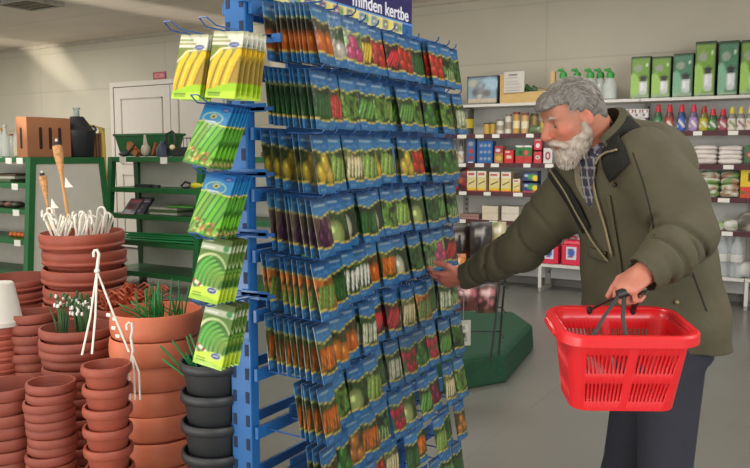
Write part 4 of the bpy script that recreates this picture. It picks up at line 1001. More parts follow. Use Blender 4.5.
# jugs with green caps
m_jug = mat('jug_clear', (214, 220, 214), .2, alpha=.6, var=.05); m_gcap = mat('cap_green', (52, 150, 60), .4)
for k, px in enumerate((563, 577, 590, 600, 610)):
    Yk = YP+.03+.10*(k % 2); xk = aty(px, 90, Yk)[0]; zt = aty(px, 69, Yk)[2]-SH[0]
    t = thing('spray_jug', ['clear spray jug with green top, leftmost above the man', 'clear spray jug with green top, second from the left above the man', 'clear spray jug with green top, third from the left above the man', 'clear spray jug with green top, fourth from the left above the man', 'clear spray jug with green top, closest to the green cartons'][k], 'jug', (xk, Yk, SH[0]+.001), 0, 'green topped spray jugs on the top shelf')
    x, y, z = t.location
    MB().lathe([(.05, 0), (.068, .01), (.07, zt*.45), (.05, zt*.66), (.03, zt*.72)], (x, y, z), 18).build('body', m_jug, t, smooth=True)
    MB().lathe([(.036, zt*.70), (.04, zt*.78), (.034, zt*.88), (.02, zt*.90)], (x, y, z), 14).build('cap', m_gcap, t, smooth=True)
    MB().tube([(x, y, z+zt*.9), (x-.01, y, z+zt*.97), (x-.06, y-.02, z+zt*.96)], [.016, .02, .012], 8).build('nozzle', m_gcap, t, smooth=True)
# green cartons
def gcart(teal):
    def f(a, A):
        base = (62, 118, 84) if teal else (106, 148, 44)
        a.rect(0, 0, 1, A, (30, 48, 28)); a.rect(.05, .05, .95, A*.97-.04, base); a.rect(.05, A*.86, .95, A*.97-.05, tuple(np.array(base)*.85+20))
        a.ell(.15, A*.3, .3, A*.3, (150, 190, 90) if not teal else (120, 170, 140)); a.rect(.05, .05, .95, .2, (150, 168, 140))
        a.ell(.38, A*.72, .22, A*.09, (140, 150, 130)); a.rect(.78, A*.76, .88, A*.82, (210, 220, 200))
        a.rect(.44, A*.12, .86, A*.40, (206, 208, 206)); a.ell(.65, A*.14, .21, A*.05, (190, 192, 192)); a.rect(.5, A*.40, .8, A*.47, (40, 36, 36)); a.ell(.65, A*.50, .2, A*.035, (24, 22, 22)); a.rect(.55, A*.2, .62, A*.38, (236, 238, 236))
    return f
for k, (p0, p1, py, teal, lab) in enumerate([(628, 648, 56.5, 0, 'small lime green carton nearest the spray jugs'), (648.5, 668.5, 56.5, 0, 'second small lime green carton on the top shelf'), (669.5, 690.5, 53.5, 1, 'small teal green carton beside the tall cartons'), (691, 712.5, 41.5, 0, 'tall lime green carton next to the small teal one'), (714, 735, 41, 1, 'tall teal green carton between two tall lime ones'), (736, 758, 40, 0, 'tall lime green carton at the right edge of the top shelf')]):
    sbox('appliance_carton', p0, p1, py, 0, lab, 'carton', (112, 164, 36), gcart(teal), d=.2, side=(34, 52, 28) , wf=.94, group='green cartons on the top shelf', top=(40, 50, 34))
# --- second shelf
def can(name, px0, px1, py, lv, col, label, cat='can', lid=(190, 186, 170), band=None, Y=YP+.06, group=None, dzb=0):
    xa, xb, _ = xz(px0, px1, py, Y); zt = aty((px0+px1)/2, py, Y)[2]; r = (xb-xa)/2*.86; x = (xa+xb)/2; z = SH[lv]+.001+dzb; h_ = zt-z
    t = thing(name, label, cat, (x, Y, z), 0, group)
    MB().lathe([(r*.9, 0), (r, .004), (r, h_*.9), (r*.96, h_*.92)], (x, Y, z), 20).build('body', mat('can_%d_%d_%d' % col, col, .4), t, smooth=True)
    MB().lathe([(r*1.03, h_*.88), (r*1.03, h_), (r*.9, h_)], (x, Y, z), 20).build('lid', mat('lid_%d_%d_%d' % lid, lid, .4), t, smooth=True)
    if band: MB().lathe([(r*1.008, h_*.25), (r*1.008, h_*.6)], (x, Y, z), 20).build('label_band', mat('band_%d_%d_%d' % band, band, .5), t, smooth=True)
    return t
can('paint_bucket', 458, 474, 109, 1, (66, 66, 50), 'dark bucket with yellow label beside the seed rack', 'bucket', (60, 58, 54), (190, 170, 50))
can('round_tin', 483, 490, 123, 1, (186, 150, 60), 'low yellow tin at the left of the can row', 'tin', (60, 56, 50), Y=YP+.04)
can('round_tin', 489, 496, 122.5, 1, (172, 140, 60), 'low yellow tin second in the can row', 'tin', (70, 60, 50), Y=YP+.05)
can('white_can', 496, 504, 119.5, 1, (206, 200, 184), 'white can left of the taller white can', 'can', (120, 110, 96), (160, 150, 130))
can('white_can', 504.5, 511.5, 114, 1, (206, 200, 186), 'taller white can before the tan jars', 'can', (130, 110, 96), (150, 140, 120))
can('tan_jar', 512, 520, 112, 1, (190, 146, 70), 'tan jar with a brown lid, left of the pair', 'jar', (120, 60, 40), (222, 206, 160))
can('tan_jar', 520.5, 528.5, 113, 1, (196, 160, 104), 'tan jar with a brown lid, right of the pair', 'jar', (126, 70, 48), (226, 214, 180))
can('tan_jar', 530, 538, 113.5, 1, (150, 128, 74), 'olive tan jar behind the flat green bag', 'jar', (110, 90, 60), None, Y=YP+.16)
can('tan_jar', 539, 547, 114, 1, (176, 150, 60), 'yellow jar nearest the face of the man', 'jar', (140, 120, 60))
def pillow(name, px0, px1, py1, lv, cols, label, cat='bag', dzb=0, d=.2, Y=YP, group=None, deco=None, hh=None):
    xa, xb, _ = xz(px0, px1, py1, Y); zt = aty((px0+px1)/2, py1, Y)[2]; z = SH[lv]+.001+dzb; h_ = hh or zt-z; w_ = xb-xa
    mb = MB(); n = 14; r = random.Random(int(px0*3+py1)); xc = (xa+xb)/2
    vs = []; cs = []
    for j in range(n+1):
        for i in range(n*2):
            th = math.pi*j/n; ph = 2*math.pi*i/(2*n)
            sx_ = math.copysign(abs(math.cos(ph))**.45, math.cos(ph)); sy_ = math.copysign(abs(math.sin(ph))**.45, math.sin(ph)); s_ = math.sin(th)**.5
            p = Vector((xc+w_/2*sx_*s_, Y+d/2+d/2*sy_*s_, z+h_/2-h_/2*math.cos(th)))
            k = mnoise.noise(p*25)*.006; vs.append((p.x, p.y+k, max(p.z+k, z))); c = cols[0]
            v = j/n; q = mnoise.noise(p*14+Vector((px0, 0, 0)))
            if q > .08 and len(cols) > 1: c = cols[1]
            if q < -.22 and len(cols) > 2: c = cols[2]
            cs.append(c)
    fs = [(j*2*n+i, j*2*n+(i+1) % (2*n), (j+1)*2*n+(i+1) % (2*n), (j+1)*2*n+i) for j in range(n) for i in range(2*n)]
    mb.add(vs, fs, cs); o = mb.build(name, printed('bag_film', .3), colors=True, smooth=True, origin=(xc, Y+d/2, z)); return tag(o, label, cat, group)
pillow('flat_bag', 528, 541, 125, 1, [(96, 120, 84), (140, 140, 110)], 'flat green bag on the second shelf before the olive jar')
# magazines / seed envelopes right of the man's collar
for k in range(4):
    sbox('leaflet_pack', 618+k*7.2, 626+k*7.2, 109, 1, ['white and red leaflet pack closest to the collar of the man', 'white and red leaflet pack second from the collar of the man', 'white and red leaflet pack third from the collar of the man', 'white and red leaflet pack next to the spray bottles'][k], 'pack', (206, 200, 196), lambda a, A: (a.rect(.1, A*.6, .9, A*.9, (120, 50, 60)), a.ell(.5, A*.75, .25, .2, (220, 210, 206)), a.rect(.2, A*.2, .5, A*.45, (90, 80, 96))), d=.05, dzb=.14, Y=YP+.05)
for k in range(1): sbox('white_carton', 618, 646, 118.5, 1, 'plain white carton carrying the leaflet packs', 'carton', (200, 198, 192), lambda a, A: None, d=.14, Y=YP+.02)
# spray bottles
def spray(px, py, lv, body, capc, label, r=.043, Y=YP+.06, belly=None, group='spray bottles right of the man'):
    xk = aty(px, 120, Y)[0]; z = SH[lv]+.001; h_ = aty(px, py, Y)[2]-z
    t = thing('spray_can', label, 'bottle', (xk, Y, z), 0, group)
    mb = MB(); n = 20; prof = [(r*.85, 0), (r, .006), (r, h_*.35), (r*.9, h_*.5), (r*.62, h_*.66), (r*.42, h_*.78)]
    mb.lathe(prof, (xk, Y, z), n); mb.c = []
    for v in mb.v:
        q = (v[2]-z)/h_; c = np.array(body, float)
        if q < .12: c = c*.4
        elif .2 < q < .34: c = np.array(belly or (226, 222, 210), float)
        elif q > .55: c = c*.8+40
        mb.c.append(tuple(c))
    mb2 = MB(); rings = 14
    prof2 = [(np.interp(s_, [0, .02, .35, .5, .66, .78], [r*.9, r, r, r*.96, r*.78, r*.46]), s_*h_) for s_ in np.linspace(0, .78, rings)]
    mb2.lathe(prof2, (xk, Y, z), n); mb2.c = []
    for v in mb2.v:
        q = (v[2]-z)/h_; an = math.atan2(v[1]-Y, v[0]-xk); c = np.array(body, float)
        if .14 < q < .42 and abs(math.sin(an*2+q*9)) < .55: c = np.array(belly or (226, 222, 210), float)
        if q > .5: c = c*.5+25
        mb2.c.append(tuple(c))
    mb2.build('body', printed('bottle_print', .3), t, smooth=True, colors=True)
    cm = mat('cap_%d_%d_%d' % capc, capc, .4)
    MB().lathe([(r*.50, h_*.70), (r*.62, h_*.72), (r*.56, h_*.86), (r*.46, h_*.90), (r*.42, h_)], (xk, Y, z), 14).build('cap', cm, t, smooth=True)
    return t
sp = [(658, 104.5, (60, 130, 70), (196, 40, 50), 'green labelled'), (669.5, 104.5, (170, 70, 50), (200, 36, 50), 'orange labelled'), (681.5, 104.5, (50, 90, 170), (206, 40, 60), 'blue labelled'), (693.5, 104.5, (160, 130, 180), (200, 40, 80), 'lilac labelled'), (704, 106, (176, 170, 40), (170, 36, 40), 'yellow labelled'), (713, 109, (70, 120, 60), (206, 36, 50), 'shorter green labelled'), (723, 109, (160, 70, 90), (200, 36, 60), 'shorter pink labelled')]
for px, py, b, c, nm in sp: spray(px, py, 1, b, c, nm+' spray bottle with a red cap on the shelf right of the man')
spray(732, 107, 1, (210, 206, 190), (210, 196, 70), 'white spray can with a yellow cap and green print', .040, belly=(80, 120, 60))
spray(741, 107, 1, (214, 208, 196), (214, 196, 80), 'white spray can with a yellow cap and dark red print', .040, belly=(120, 40, 50))
spray(750, 107, 1, (206, 200, 186), (200, 190, 80), 'white spray can with a yellow cap farthest to the right on the second shelf', .040, belly=(180, 140, 60))
# --- third shelf
spray(455, 140, 2, (206, 202, 190), (120, 110, 100), 'white bottle at the left end of the third shelf', .036, belly=(180, 130, 60), group='white bottles beside the rack')
spray(461.5, 140, 2, (206, 202, 190), (90, 90, 90), 'white bottle second from the left on the third shelf', .036, belly=(190, 140, 60), group='white bottles beside the rack')
sbox('blister_card', 466, 475.5, 139, 2, 'blue blister card with red tools beside the white bottles', 'card', (56, 96, 150), lambda a, A: (a.ell(.5, A*.8, .3, .25, (150, 150, 160)), a.ell(.5, A*.5, .3, .25, (176, 60, 60)), a.ell(.5, A*.22, .3, .2, (160, 50, 60)), a.rect(.2, 0, .8, .15, (206, 206, 200))), d=.06)
sbox('tool_carton', 476.5, 493.5, 141, 2, 'blue carton with six pictured fittings on the third shelf', 'carton', (26, 92, 160), lambda a, A: [a.ell(.25+.27*i, A*(.2+.3*j), .10, .10, (150, 160, 170)) for i in range(3) for j in range(3)], d=.1)
sbox('mixed_carton', 494, 503.5, 146, 2, 'red and yellow carton right of the blue fittings carton', 'carton', (176, 120, 70), lambda a, A: (a.rect(0, A*.6, 1, A, (160, 40, 60)), a.ell(.4, A*.75, .3, .2, (206, 200, 206)), a.ell(.5, A*.3, .35, .3, (206, 170, 60))), d=.1)
sbox('red_carton', 504, 514, 150, 2, 'small bright red carton in the middle of the third shelf', 'carton', (200, 36, 40), lambda a, A: (a.rect(.2, A*.35, .8, A*.6, (226, 190, 160)), a.rect(.1, A*.8, .6, A*.9, (230, 210, 200))), d=.1)
sbox('green_red_carton', 514.5, 533, 145.5, 2, 'green and red carton next to the small red carton', 'carton', (190, 50, 50), lambda a, A: (a.rect(0, A*.4, 1, A*.95, (40, 120, 60)), a.rect(0, A*.92, 1, A, (226, 226, 216)), a.ell(.3, A*.6, .12, .15, (24, 70, 30)), a.ell(.65, A*.6, .14, .15, (206, 90, 70)), a.rect(.45, 0, .5, A, (150, 40, 44))), d=.1)
sbox('stacked_carton', 533.5, 542, 150, 2, 'lower red and white carton beside the face of the man', 'carton', (196, 60, 70), lambda a, A: (a.ell(.5, A*.45, .3, .25, (226, 220, 216)), a.ell(.5, A*.45, .14, .12, (60, 50, 60))), d=.1)
sbox('stacked_carton', 533.5, 542, 138, 2, 'upper red and white carton beside the face of the man', 'carton', (200, 50, 66), lambda a, A: (a.ell(.5, A*.45, .3, .3, (226, 220, 216)), a.rect(.1, A*.8, .9, A*.9, (230, 220, 210))), d=.1, dzb=.125)
sbox('red_dial_carton', 543, 553, 148, 2, 'white carton with a red ring below the nose of the man', 'carton', (210, 206, 200), lambda a, A: (a.ell(.5, A*.5, .3, .45, (150, 50, 60)), a.ell(.5, A*.5, .15, .25, (210, 200, 196))), d=.1)
for k in range(4):
    pillow('white_bag', 692, 717, 148, 2, [(220, 212, 206), (206, 196, 190)], ['lowest white bag of the left stack right of the man', 'second lowest white bag of the left stack right of the man', 'third white bag of the left stack right of the man', 'top white bag of the left stack right of the man'][k], dzb=.042*k, hh=.060, group='white bags stacked on the third shelf')
for k in range(4):
    pillow('white_bag', 717.5, 743, 150, 2, [(222, 214, 208), (208, 198, 192)], ['lowest white bag of the right stack', 'second lowest white bag of the right stack', 'third white bag of the right stack', 'top white bag of the right stack'][k], dzb=.040*k, hh=.058, group='white bags stacked on the third shelf')
sbox('fertilizer_box', 744, 758, 145, 2, 'green box with red fruit at the right edge of the third shelf', 'box', (60, 110, 60), lambda a, A: (a.ell(.5, A*.5, .35, .3, (190, 60, 50)), a.rect(0, 0, 1, .2, (50, 60, 50)), a.ell(.4, A*.5, .12, .1, (226, 160, 120))), d=.1)
# --- fourth shelf
pillow('charcoal_bag', 448, 459, 172, 3, [(56, 90, 150), (170, 50, 60), (60, 50, 60)], 'blue and red bag at the left end of the fourth shelf', d=.1)
pillow('charcoal_bag', 458, 470, 168, 3, [(150, 40, 50), (70, 50, 50), (190, 110, 50)], 'dark red bag beside the yellow cartons on the fourth shelf', d=.1)
def yel(a, A): a.rect(0, 0, 1, .35, (222, 190, 40)); a.rect(0, A*.7, 1, A, (226, 220, 206)); a.rect(.1, A*.8, .8, A*.9, (180, 80, 60)); a.ell(.5, A*.45, .3, .2, (226, 214, 120)); a.stroke((.2, A*.36), (.8, A*.5), .05, (60, 56, 50)); a.rect(0, 0, 1, .12, (196, 60, 50))
for k, (p0, p1, py) in enumerate([(467, 477, 171), (477, 487, 171), (489, 500.5, 172), (501, 512, 172), (513, 521, 179)]):
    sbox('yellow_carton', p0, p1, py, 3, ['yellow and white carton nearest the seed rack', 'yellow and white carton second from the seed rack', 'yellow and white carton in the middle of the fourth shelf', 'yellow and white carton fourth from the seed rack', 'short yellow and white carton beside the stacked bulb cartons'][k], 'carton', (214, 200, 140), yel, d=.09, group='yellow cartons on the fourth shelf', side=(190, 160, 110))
def bly(a, A): a.rect(0, 0, 1, A, (40, 60, 120)); a.ell(.6, A*.5, .3, .2, (60, 150, 80)); a.ell(.85, A*.4, .2, .2, (226, 200, 50)); a.rect(0, A*.85, 1, A, (60, 50, 60)); a.rect(0, 0, 1, .1, (190, 60, 60)); a.rect(.1, A*.5, .35, A*.7, (206, 210, 216))
for k in range(2):
    z0 = .105*k; sbox('bulb_carton', 522.5, 539, 181 if k == 0 else 171, 3, ['lower blue and green carton at the sleeve of the man', 'upper blue and green carton at the sleeve of the man'][k], 'carton', (40, 60, 120), bly, d=.12, dzb=z0)
for k in range(8):
    c_, r_ = k % 2, k//2
    pillow('fertilizer_sack', [699, 721][c_], [721, 741][c_], 190, 3, [(206, 206, 190), (116, 146, 84), (160, 124, 96)], f'{"left" if c_ == 0 else "right"} green and white packet, {["lowest", "second lowest", "third", "topmost"][r_]} of its stack below the white bags', 'packet', dzb=.058*r_, hh=.074, d=.2, Y=YP+.006*r_, group='green and white packets stacked on the fourth shelf')
sbox('fertilizer_box', 741, 757, 170, 3, 'yellow and red box at the right edge of the fourth shelf', 'box', (222, 190, 30), lambda a, A: (a.rect(0, 0, 1, A*.4, (200, 70, 40)), a.ell(.6, A*.3, .3, .22, (220, 50, 30)), a.rect(.55, A*.6, 1, A*.9, (50, 60, 40)), a.ell(.2, A*.2, .2, .1, (70, 120, 50))), d=.12)
# --- fifth shelf
sbox('cream_carton', 482, 500, 206, 4, 'plain cream carton left of the pair on the fifth shelf', 'carton', (206, 194, 170), lambda a, A: a.rect(0, A*.47, 1, A*.52, (180, 168, 146)), d=.2)
sbox('cream_carton', 501.5, 521, 206.5, 4, 'plain cream carton right of the pair on the fifth shelf', 'carton', (210, 202, 186), lambda a, A: a.rect(0, A*.47, 1, A*.52, (190, 180, 160)), d=.2)
sbox('flat_carton', 459, 481, 214, 4, 'flat brown carton beside the cream cartons', 'carton', (150, 120, 110), lambda a, A: a.rect(0, A*.5, 1, A*.6, (120, 60, 60)), d=.2)
pillow('seed_sack', 713, 728, 222, 4, [(206, 206, 196), (150, 170, 120)], 'white and green sack lying left on the fifth shelf', d=.15)
pillow('seed_sack', 726, 742, 220, 4, [(200, 200, 190), (160, 170, 140)], 'white sack lying in the middle of the fifth shelf', d=.15)
pillow('seed_sack', 740, 757, 213, 4, [(130, 124, 112), (90, 84, 76), (170, 166, 150)], 'grey sack standing at the right edge of the fifth shelf', d=.15)
# --- base shelf: red canisters
m_red = mat('canister_red', (206, 34, 66), .35, var=.05)
def canister(px0, px1, py, label, m, Y=YP+.02, lcol=(206, 206, 220)):
    xa, xb, _ = xz(px0, px1, py, Y); w_ = (xb-xa)*.86; x = (xa+xb)/2; z = SH[5]+.001; h_ = aty(x and (px0+px1)/2, py, Y)[2]-z; d_ = .15
    t = thing('canister', label, 'canister', (x, Y+d_/2, z), 0, 'canisters on the bottom shelf')
    q = MB(); q.hexa([(x-w_/2, Y, z), (x+w_/2, Y, z), (x+w_/2, Y+d_, z), (x-w_/2, Y+d_, z)], [(x-w_/2, Y, z+h_*.72), (x+w_/2, Y, z+h_*.72), (x+w_/2, Y+d_, z+h_*.72), (x-w_/2, Y+d_, z+h_*.72)])
    q.hexa([(x-w_*.5, Y, z+h_*.72), (x+w_*.5, Y, z+h_*.72), (x+w_*.5, Y+d_, z+h_*.72), (x-w_*.5, Y+d_, z+h_*.72)], [(x-w_*.32, Y+.03, z+h_*.88), (x+w_*.32, Y+.03, z+h_*.88), (x+w_*.32, Y+d_-.03, z+h_*.88), (x-w_*.32, Y+d_-.03, z+h_*.88)])
    q.build('body', m, t, bevel=.012)
    MB().tube([(x-w_*.25, Y+d_/2, z+h_*.84), (x-w_*.22, Y+d_/2, z+h_*.98), (x+w_*.1, Y+d_/2, z+h_*.98), (x+w_*.14, Y+d_/2, z+h_*.84)], .011, 8).build('handle', m, t, smooth=True)
    MB().lathe([(.018, h_*.85), (.018, h_*.96), (.01, h_*.97)], (x+w_*.25, Y+d_/2, z), 10).build('cap', mat('cap_pale', (200, 190, 190), .4), t, smooth=True)
    a = Art(14, 14, lcol, asp=1.0); a.ell(.5, .55, .35, .3, (60, 90, 170)); a.lines(.2, .8, [.8, .2], .05, (120, 60, 90)); q = MB(); q.T = Matrix.Translation((x, Y-.003, z+h_*.2)); art_face(q, a, w_*.5, h_*.45, 0, 0, 10, 10); q.build('label', CARD, t, colors=True)
canister(562, 586, 237, 'large red canister at the right of the bottom shelf behind the man', m_red)
canister(541, 562, 239, 'large red canister in the middle of the bottom shelf behind the man', m_red)
canister(531, 541, 247, 'smaller red canister left of the two large ones', m_red)
canister(587, 597, 243, 'green canister right of the red canisters', mat('canister_green', (40, 130, 70), .4))
canister(519, 530, 247, 'dark red canister at the left end behind the sleeve', mat('canister_dred', (150, 34, 60), .4))
m_pet = mat('pet_bottle', (214, 222, 224), .1, alpha=.36, var=.05, spec=.8)
for k, (px, yy) in enumerate([(708, .03), (716, .13), (722, .04), (730, .10), (737, .04)]):
    Yk = GF+.03+yy; xk = aty(px, 250, Yk)[0]; z = SH[5]+.001; h_ = .42
    t = thing('water_bottle', ['clear plastic bottle with a blue label, nearest the jacket on the bottom shelf', 'clear plastic bottle behind the blue labelled one on the bottom shelf', 'clear plastic bottle third from the jacket on the bottom shelf', 'clear plastic bottle behind the third one on the bottom shelf', 'clear plastic bottle farthest from the jacket on the bottom shelf'][k], 'bottle', (xk, Yk, z), 0, 'clear bottles on the bottom shelf')
    MB().lathe([(.045, 0), (.055, .01), (.055, .1), (.05, .12), (.055, .14), (.055, .26), (.045, .31), (.02, .36), (.016, .39)], (xk, Yk, z), 16).build('body', m_pet, t, smooth=True)
    MB().lathe([(.019, .385), (.019, .415), (.01, .418)], (xk, Yk, z), 10).build('cap', mat('cap_black', (40, 40, 44), .4) if k in (0, 3) else m_tag, t, smooth=True)
    MB().lathe([(.0565, .15), (.0565, .22)], (xk, Yk, z), 16).build('label', mat('lab_b', (110, 160, 200), .4) if k == 0 else mat('lab_w', (206, 206, 200), .4), t, smooth=True)
pillow('film_pack', 741, 757, 263, 5, [(196, 196, 190), (170, 172, 168)], 'pale film wrapped pack at the right end of the bottom shelf', d=.2)
# ================================================================== THE MAN
def nrm(v): v = np.array(v, float); return v/np.linalg.norm(v)
def V3(l, n, z): return RT*l+NC*n+ZU*z          # lateral / towards camera / up
face_dir = nrm(V3(-.85, .53, 0)); side_dir = nrm(V3(.53, .85, 0))   # chest normal, and towards his left
man = thing('person', 'grey haired bearded man in olive jacket reaching for packets and holding red basket', 'person', (float(P(660, 345, 2.40)[0]), float(P(660, 345, 2.40)[1]), 0))
# joints
LS, LE, LW = P(647, 160, 2.20), P(686, 234, 2.13), P(647, 271, 2.00)
RS, RE, RW = P(578, 184, 2.52), P(522, 248, 2.71), P(465, 276, 2.93)
NB, NT = P(603, 148, 2.36), P(588, 127, 2.335)
HC = P(573.5, 112.5, 2.31)
hf = nrm(V3(-.86, .22, -.40)); hs = nrm(np.cross(ZU, hf)*1.0); hs = nrm(hs-hf*(hs@hf))
if hs@NC < 0: hs = -hs
hu = nrm(np.cross(hf, hs)); hu = hu if hu[2] > 0 else -hu
def H(x, y, z): return HC+hf*x+hs*y+hu*z
RH = np.array([hf, hs, hu])
HIPL, HIPR = P(672, 345, 2.32)+ZU*-.02, P(650, 345, 2.50)+ZU*-.02
KNL = HIPL+V3(-.02, .03, -.42); KNR = HIPR+V3(-.06, -.02, -.42)
ANL = np.array([KNL[0], KNL[1], .09])+V3(.03, .0, 0); ANR = np.array([KNR[0], KNR[1], .09])+V3(.0, 0, 0)
GRIP = P(626, 291, 1.97)
def hand(S, wrist, d, n, t, curls, thumb=(.5, .7, .3), sc=1.0, spread=.05):
    d, n, t = nrm(d), nrm(n), nrm(t)
    pc = wrist+d*.048*sc
    R = np.array([d, t, n]); S.ell(pc, (.050*sc, .042*sc, .018*sc), R, k=.015); S.cone(wrist-d*.03, wrist+d*.02, .027*sc, .026*sc, .02)
    tips = []
    for i, (L_, r_) in enumerate([(.074, .0088), (.082, .0090), (.076, .0086), (.060, .0076)]):
        b = wrist+d*(.082-.004*abs(i-1))*sc+t*(.031-.0205*i)*sc; dd = nrm(d+t*(.06-.04*i)*spread*10); ang = 0; p = b
        S.cone(wrist+d*.03*sc+t*(.02-.013*i)*sc, b, .012*sc, .0105*sc, .008)
        for j, f in enumerate((.45, .30, .25)):
            ang += math.radians(curls[i][j]); dr = nrm(dd*math.cos(ang)+n*math.sin(ang)); q = p+dr*L_*f*sc
            S.cone(p, q, r_*(1-.10*j)*sc, r_*(1-.10*(j+1))*sc, .003); p = q
        tips.append(p)
    b = wrist+d*.022*sc+t*.026*sc; m = b+nrm(d*.7+t*.75+n*.25)*.040*sc; q = m+nrm(d*thumb[0]+t*thumb[1]+n*thumb[2])*.030*sc; e = q+nrm(d*thumb[0]*1.3+t*thumb[1]*.4+n*thumb[2])*.024*sc
    S.cone(b, m, .015*sc, .0115*sc, .01); S.cone(m, q, .0112*sc, .010*sc, .004); S.cone(q, e, .010*sc, .0085*sc, .003)
    return tips
B = SDF(np.min([RW, HIPR, ANR, LW, HC], axis=0)-.35, np.max([RS, HIPL, LE, HC+.2], axis=0)+.22, .004)
B.lo[2] = 0.0
B = SDF(B.lo, np.max([RS, HIPL, LE, HC+.2], axis=0)+.20, .004)
# trunk and legs (mostly under the clothes)
B.loft([(P(660, 350, 2.41), .15, .11), (P(655, 300, 2.41), .16, .12), (P(640, 225, 2.39), .17, .115), (P(622, 175, 2.37), .15, .10), (P(610, 152, 2.36), .07, .07)], side_dir, face_dir)
for hp, kn, an in ((HIPL, KNL, ANL), (HIPR, KNR, ANR)):
    B.cone(hp, kn, .085, .055, .04); B.cone(kn, an, .052, .036, .02); B.cone(an, an+face_dir*.12-ZU*.05, .036, .026, .02)
B.cone(LS-face_dir*.0, LE, .055, .042, .03); B.cone(LE, LW, .042, .028, .02)
B.cone(RS, RE, .055, .042, .03); B.cone(RE, RW, .042, .028, .02)
# neck and head
B.cone(NB, NT, .066, .060, .03); B.cone(NT, H(-.02, 0, -.04), .060, .060, .03)
B.ell(H(-.002, 0, .010), (.086, .073, .080), RH, .02)
B.ell(H(.030, 0, -.035), (.062, .058, .080), RH, .03)
B.ell(H(.048, 0, -.082), (.036, .036, .030), RH, .02)
B.ell(H(.058, 0, .030), (.030, .052, .040), RH, .02)
for y in (-1, 1):
    B.ell(H(.077, .026*y, .013), (.012, .022, .008), RH, .010)
    B.ell(H(.062, .036*y, -.028), (.022, .022, .022), RH, .015)
    B.ell(H(.090, .031*y, -.002), (.014, .015, .012), RH, .008, '-')
    B.ell(H(.070, .031*y, -.002), (.0165, .0165, .0155), RH, .004)
    B.ell(H(.006, .074*y, -.014), (.019, .008, .031), np.array([nrm(hf-hu*.2+hs*y*-.3), nrm(hs*y+hf*.3), hu]), .004)
    B.ell(H(.012, .080*y, -.011), (.009, .006, .017), RH, .003, '-')
B.cone(H(.086, 0, .008), H(.113, 0, -.030), .0095, .0130, .010); B.ell(H(.104, 0, -.036), (.013, .018, .010), RH, .006)
B.ell(H(.086, 0, -.066), (.012, .024, .006), RH, .006); B.ell(H(.083, 0, -.078), (.012, .020, .006), RH, .006)
# hands
dL = nrm(V3(-.80, .28, -.52)); tL = nrm(V3(-.40, -.86, .10)); tL = nrm(tL-dL*(tL@dL)); nL = nrm(np.cross(dL, tL)); nL = nL if nL[2] < 0 else -nL
hand(B, LW, dL, nL, tL, [(62, 70, 45), (68, 75, 45), (70, 75, 45), (72, 72, 45)], thumb=(.8, .3, .6))
dR = nrm(V3(-.93, -.28, -.22)); tR = nrm(V3(-.05, .60, .80)); tR = nrm(tR-dR*(tR@dR)); nR = nrm(np.cross(dR, tR)); nR = nR if nR@NC < 0 else -nR
hand(B, RW, dR, nR, tR, [(22, 30, 20), (26, 32, 22), (30, 34, 24), (34, 36, 26)], thumb=(.9, .15, .5), sc=1.04)
def skin_col(p):
    c = np.tile(np.array([168., 110., 86.]), (len(p), 1)); q = p-HC; x, y, z = q@hf, q@hs, q@hu
    def blob(cx, cy, cz, r, col, w):
        d = np.sqrt((x-cx)**2+(np.abs(y)-cy)**2+(z-cz)**2); m = np.clip(1-d/r, 0, 1)[:, None]*w; return m, np.array(col, float)
    for a in [(.10, .0, -.034, .030, (196, 96, 76), .9), (.07, .045, -.03, .035, (200, 104, 82), .8), (-.005, .08, -.01, .035, (200, 104, 84), .8), (.088, 0, -.070, .018, (150, 70, 62), .9), (.082, .031, .0, .014, (120, 80, 70), .7), (-.03, .05, -.09, .05, (176, 104, 80), .6)]:
        m, col = blob(*a); c = c*(1-m)+col*m
    h = np.linalg.norm(p-LW, axis=1) < .16; c[h] = (190, 122, 100); h = np.linalg.norm(p-RW, axis=1) < .16; c[h] = (176, 104, 86)
    return c
m_skin = printed('skin', .5, bump=.12)
body, _ = B.mesh('body', m_skin, man, 2, skin_col); del B
# eyes
m_eye = mat('eye_white', (170, 150, 138), .2); m_iris = mat('iris', (60, 60, 56), .2)
for y in (-1, 1):
    e = MB().ball(H(.0755, .031*y, -.006), (.0110, .0110, .0072), 10).build('eyeball', m_eye, man, smooth=True)
    MB().ball(H(.0838, .0305*y, -.010), (.0045, .0048, .0042), 8).build('iris', m_iris, e, smooth=True)
# hair, beard
def ncomb(fr, amp, ax=None):
    def f(x, y, z):
        a = np.sin(x*fr+np.sin(z*fr*.45)*1.6+y*fr*.25)*np.sin(y*fr*.8+x*fr*.4+1.7)
        b = np.sin(x*fr*2.3+y*fr*1.9+z*fr*.9+.6); return (a*.7+b*.3)*amp
    return f
hlo, hhi = HC-.2, HC+.2
Hh = SDF(hlo, hhi, .0025)
Hh.ell(H(.000, 0, .017), (.092, .081, .086), RH, .0, '+', ncomb(230, .0010))
Hh.ell(H(.060, .0, .066), (.034, .048, .022), RH, .02, '+', ncomb(280, .002)); Hh.ell(H(-.058, 0, -.026), (.034, .058, .048), RH, .02, '+', ncomb(250, .001))
Hh.ell(H(.090, .010, .054), (.020, .038, .017), RH, .012, '+', ncomb(270, .001))
def loc(X, Y, Z):
    q = [X-HC[0], Y-HC[1], Z-HC[2]]; return [sum(R[i]*q[i] for i in range(3)) for R in (hf, hs, hu)]
def facecut(X, Y, Z):
    x, y, z = loc(X, Y, Z)
    a = np.maximum(.040-x, z-.044)                       # front of the face below the hairline
    b = np.maximum(np.maximum(.020-x, z-.016), -.2+0*z)        # temples
    c = np.maximum(np.maximum(-.006-x, z-.002), -1.0+0*x)      # around and in front of the ear
    d = z+.074+0*x                                         # nape
    return np.minimum(np.minimum(a, b), np.minimum(c, d))
Hh.cut(facecut, hlo, hhi, .006)
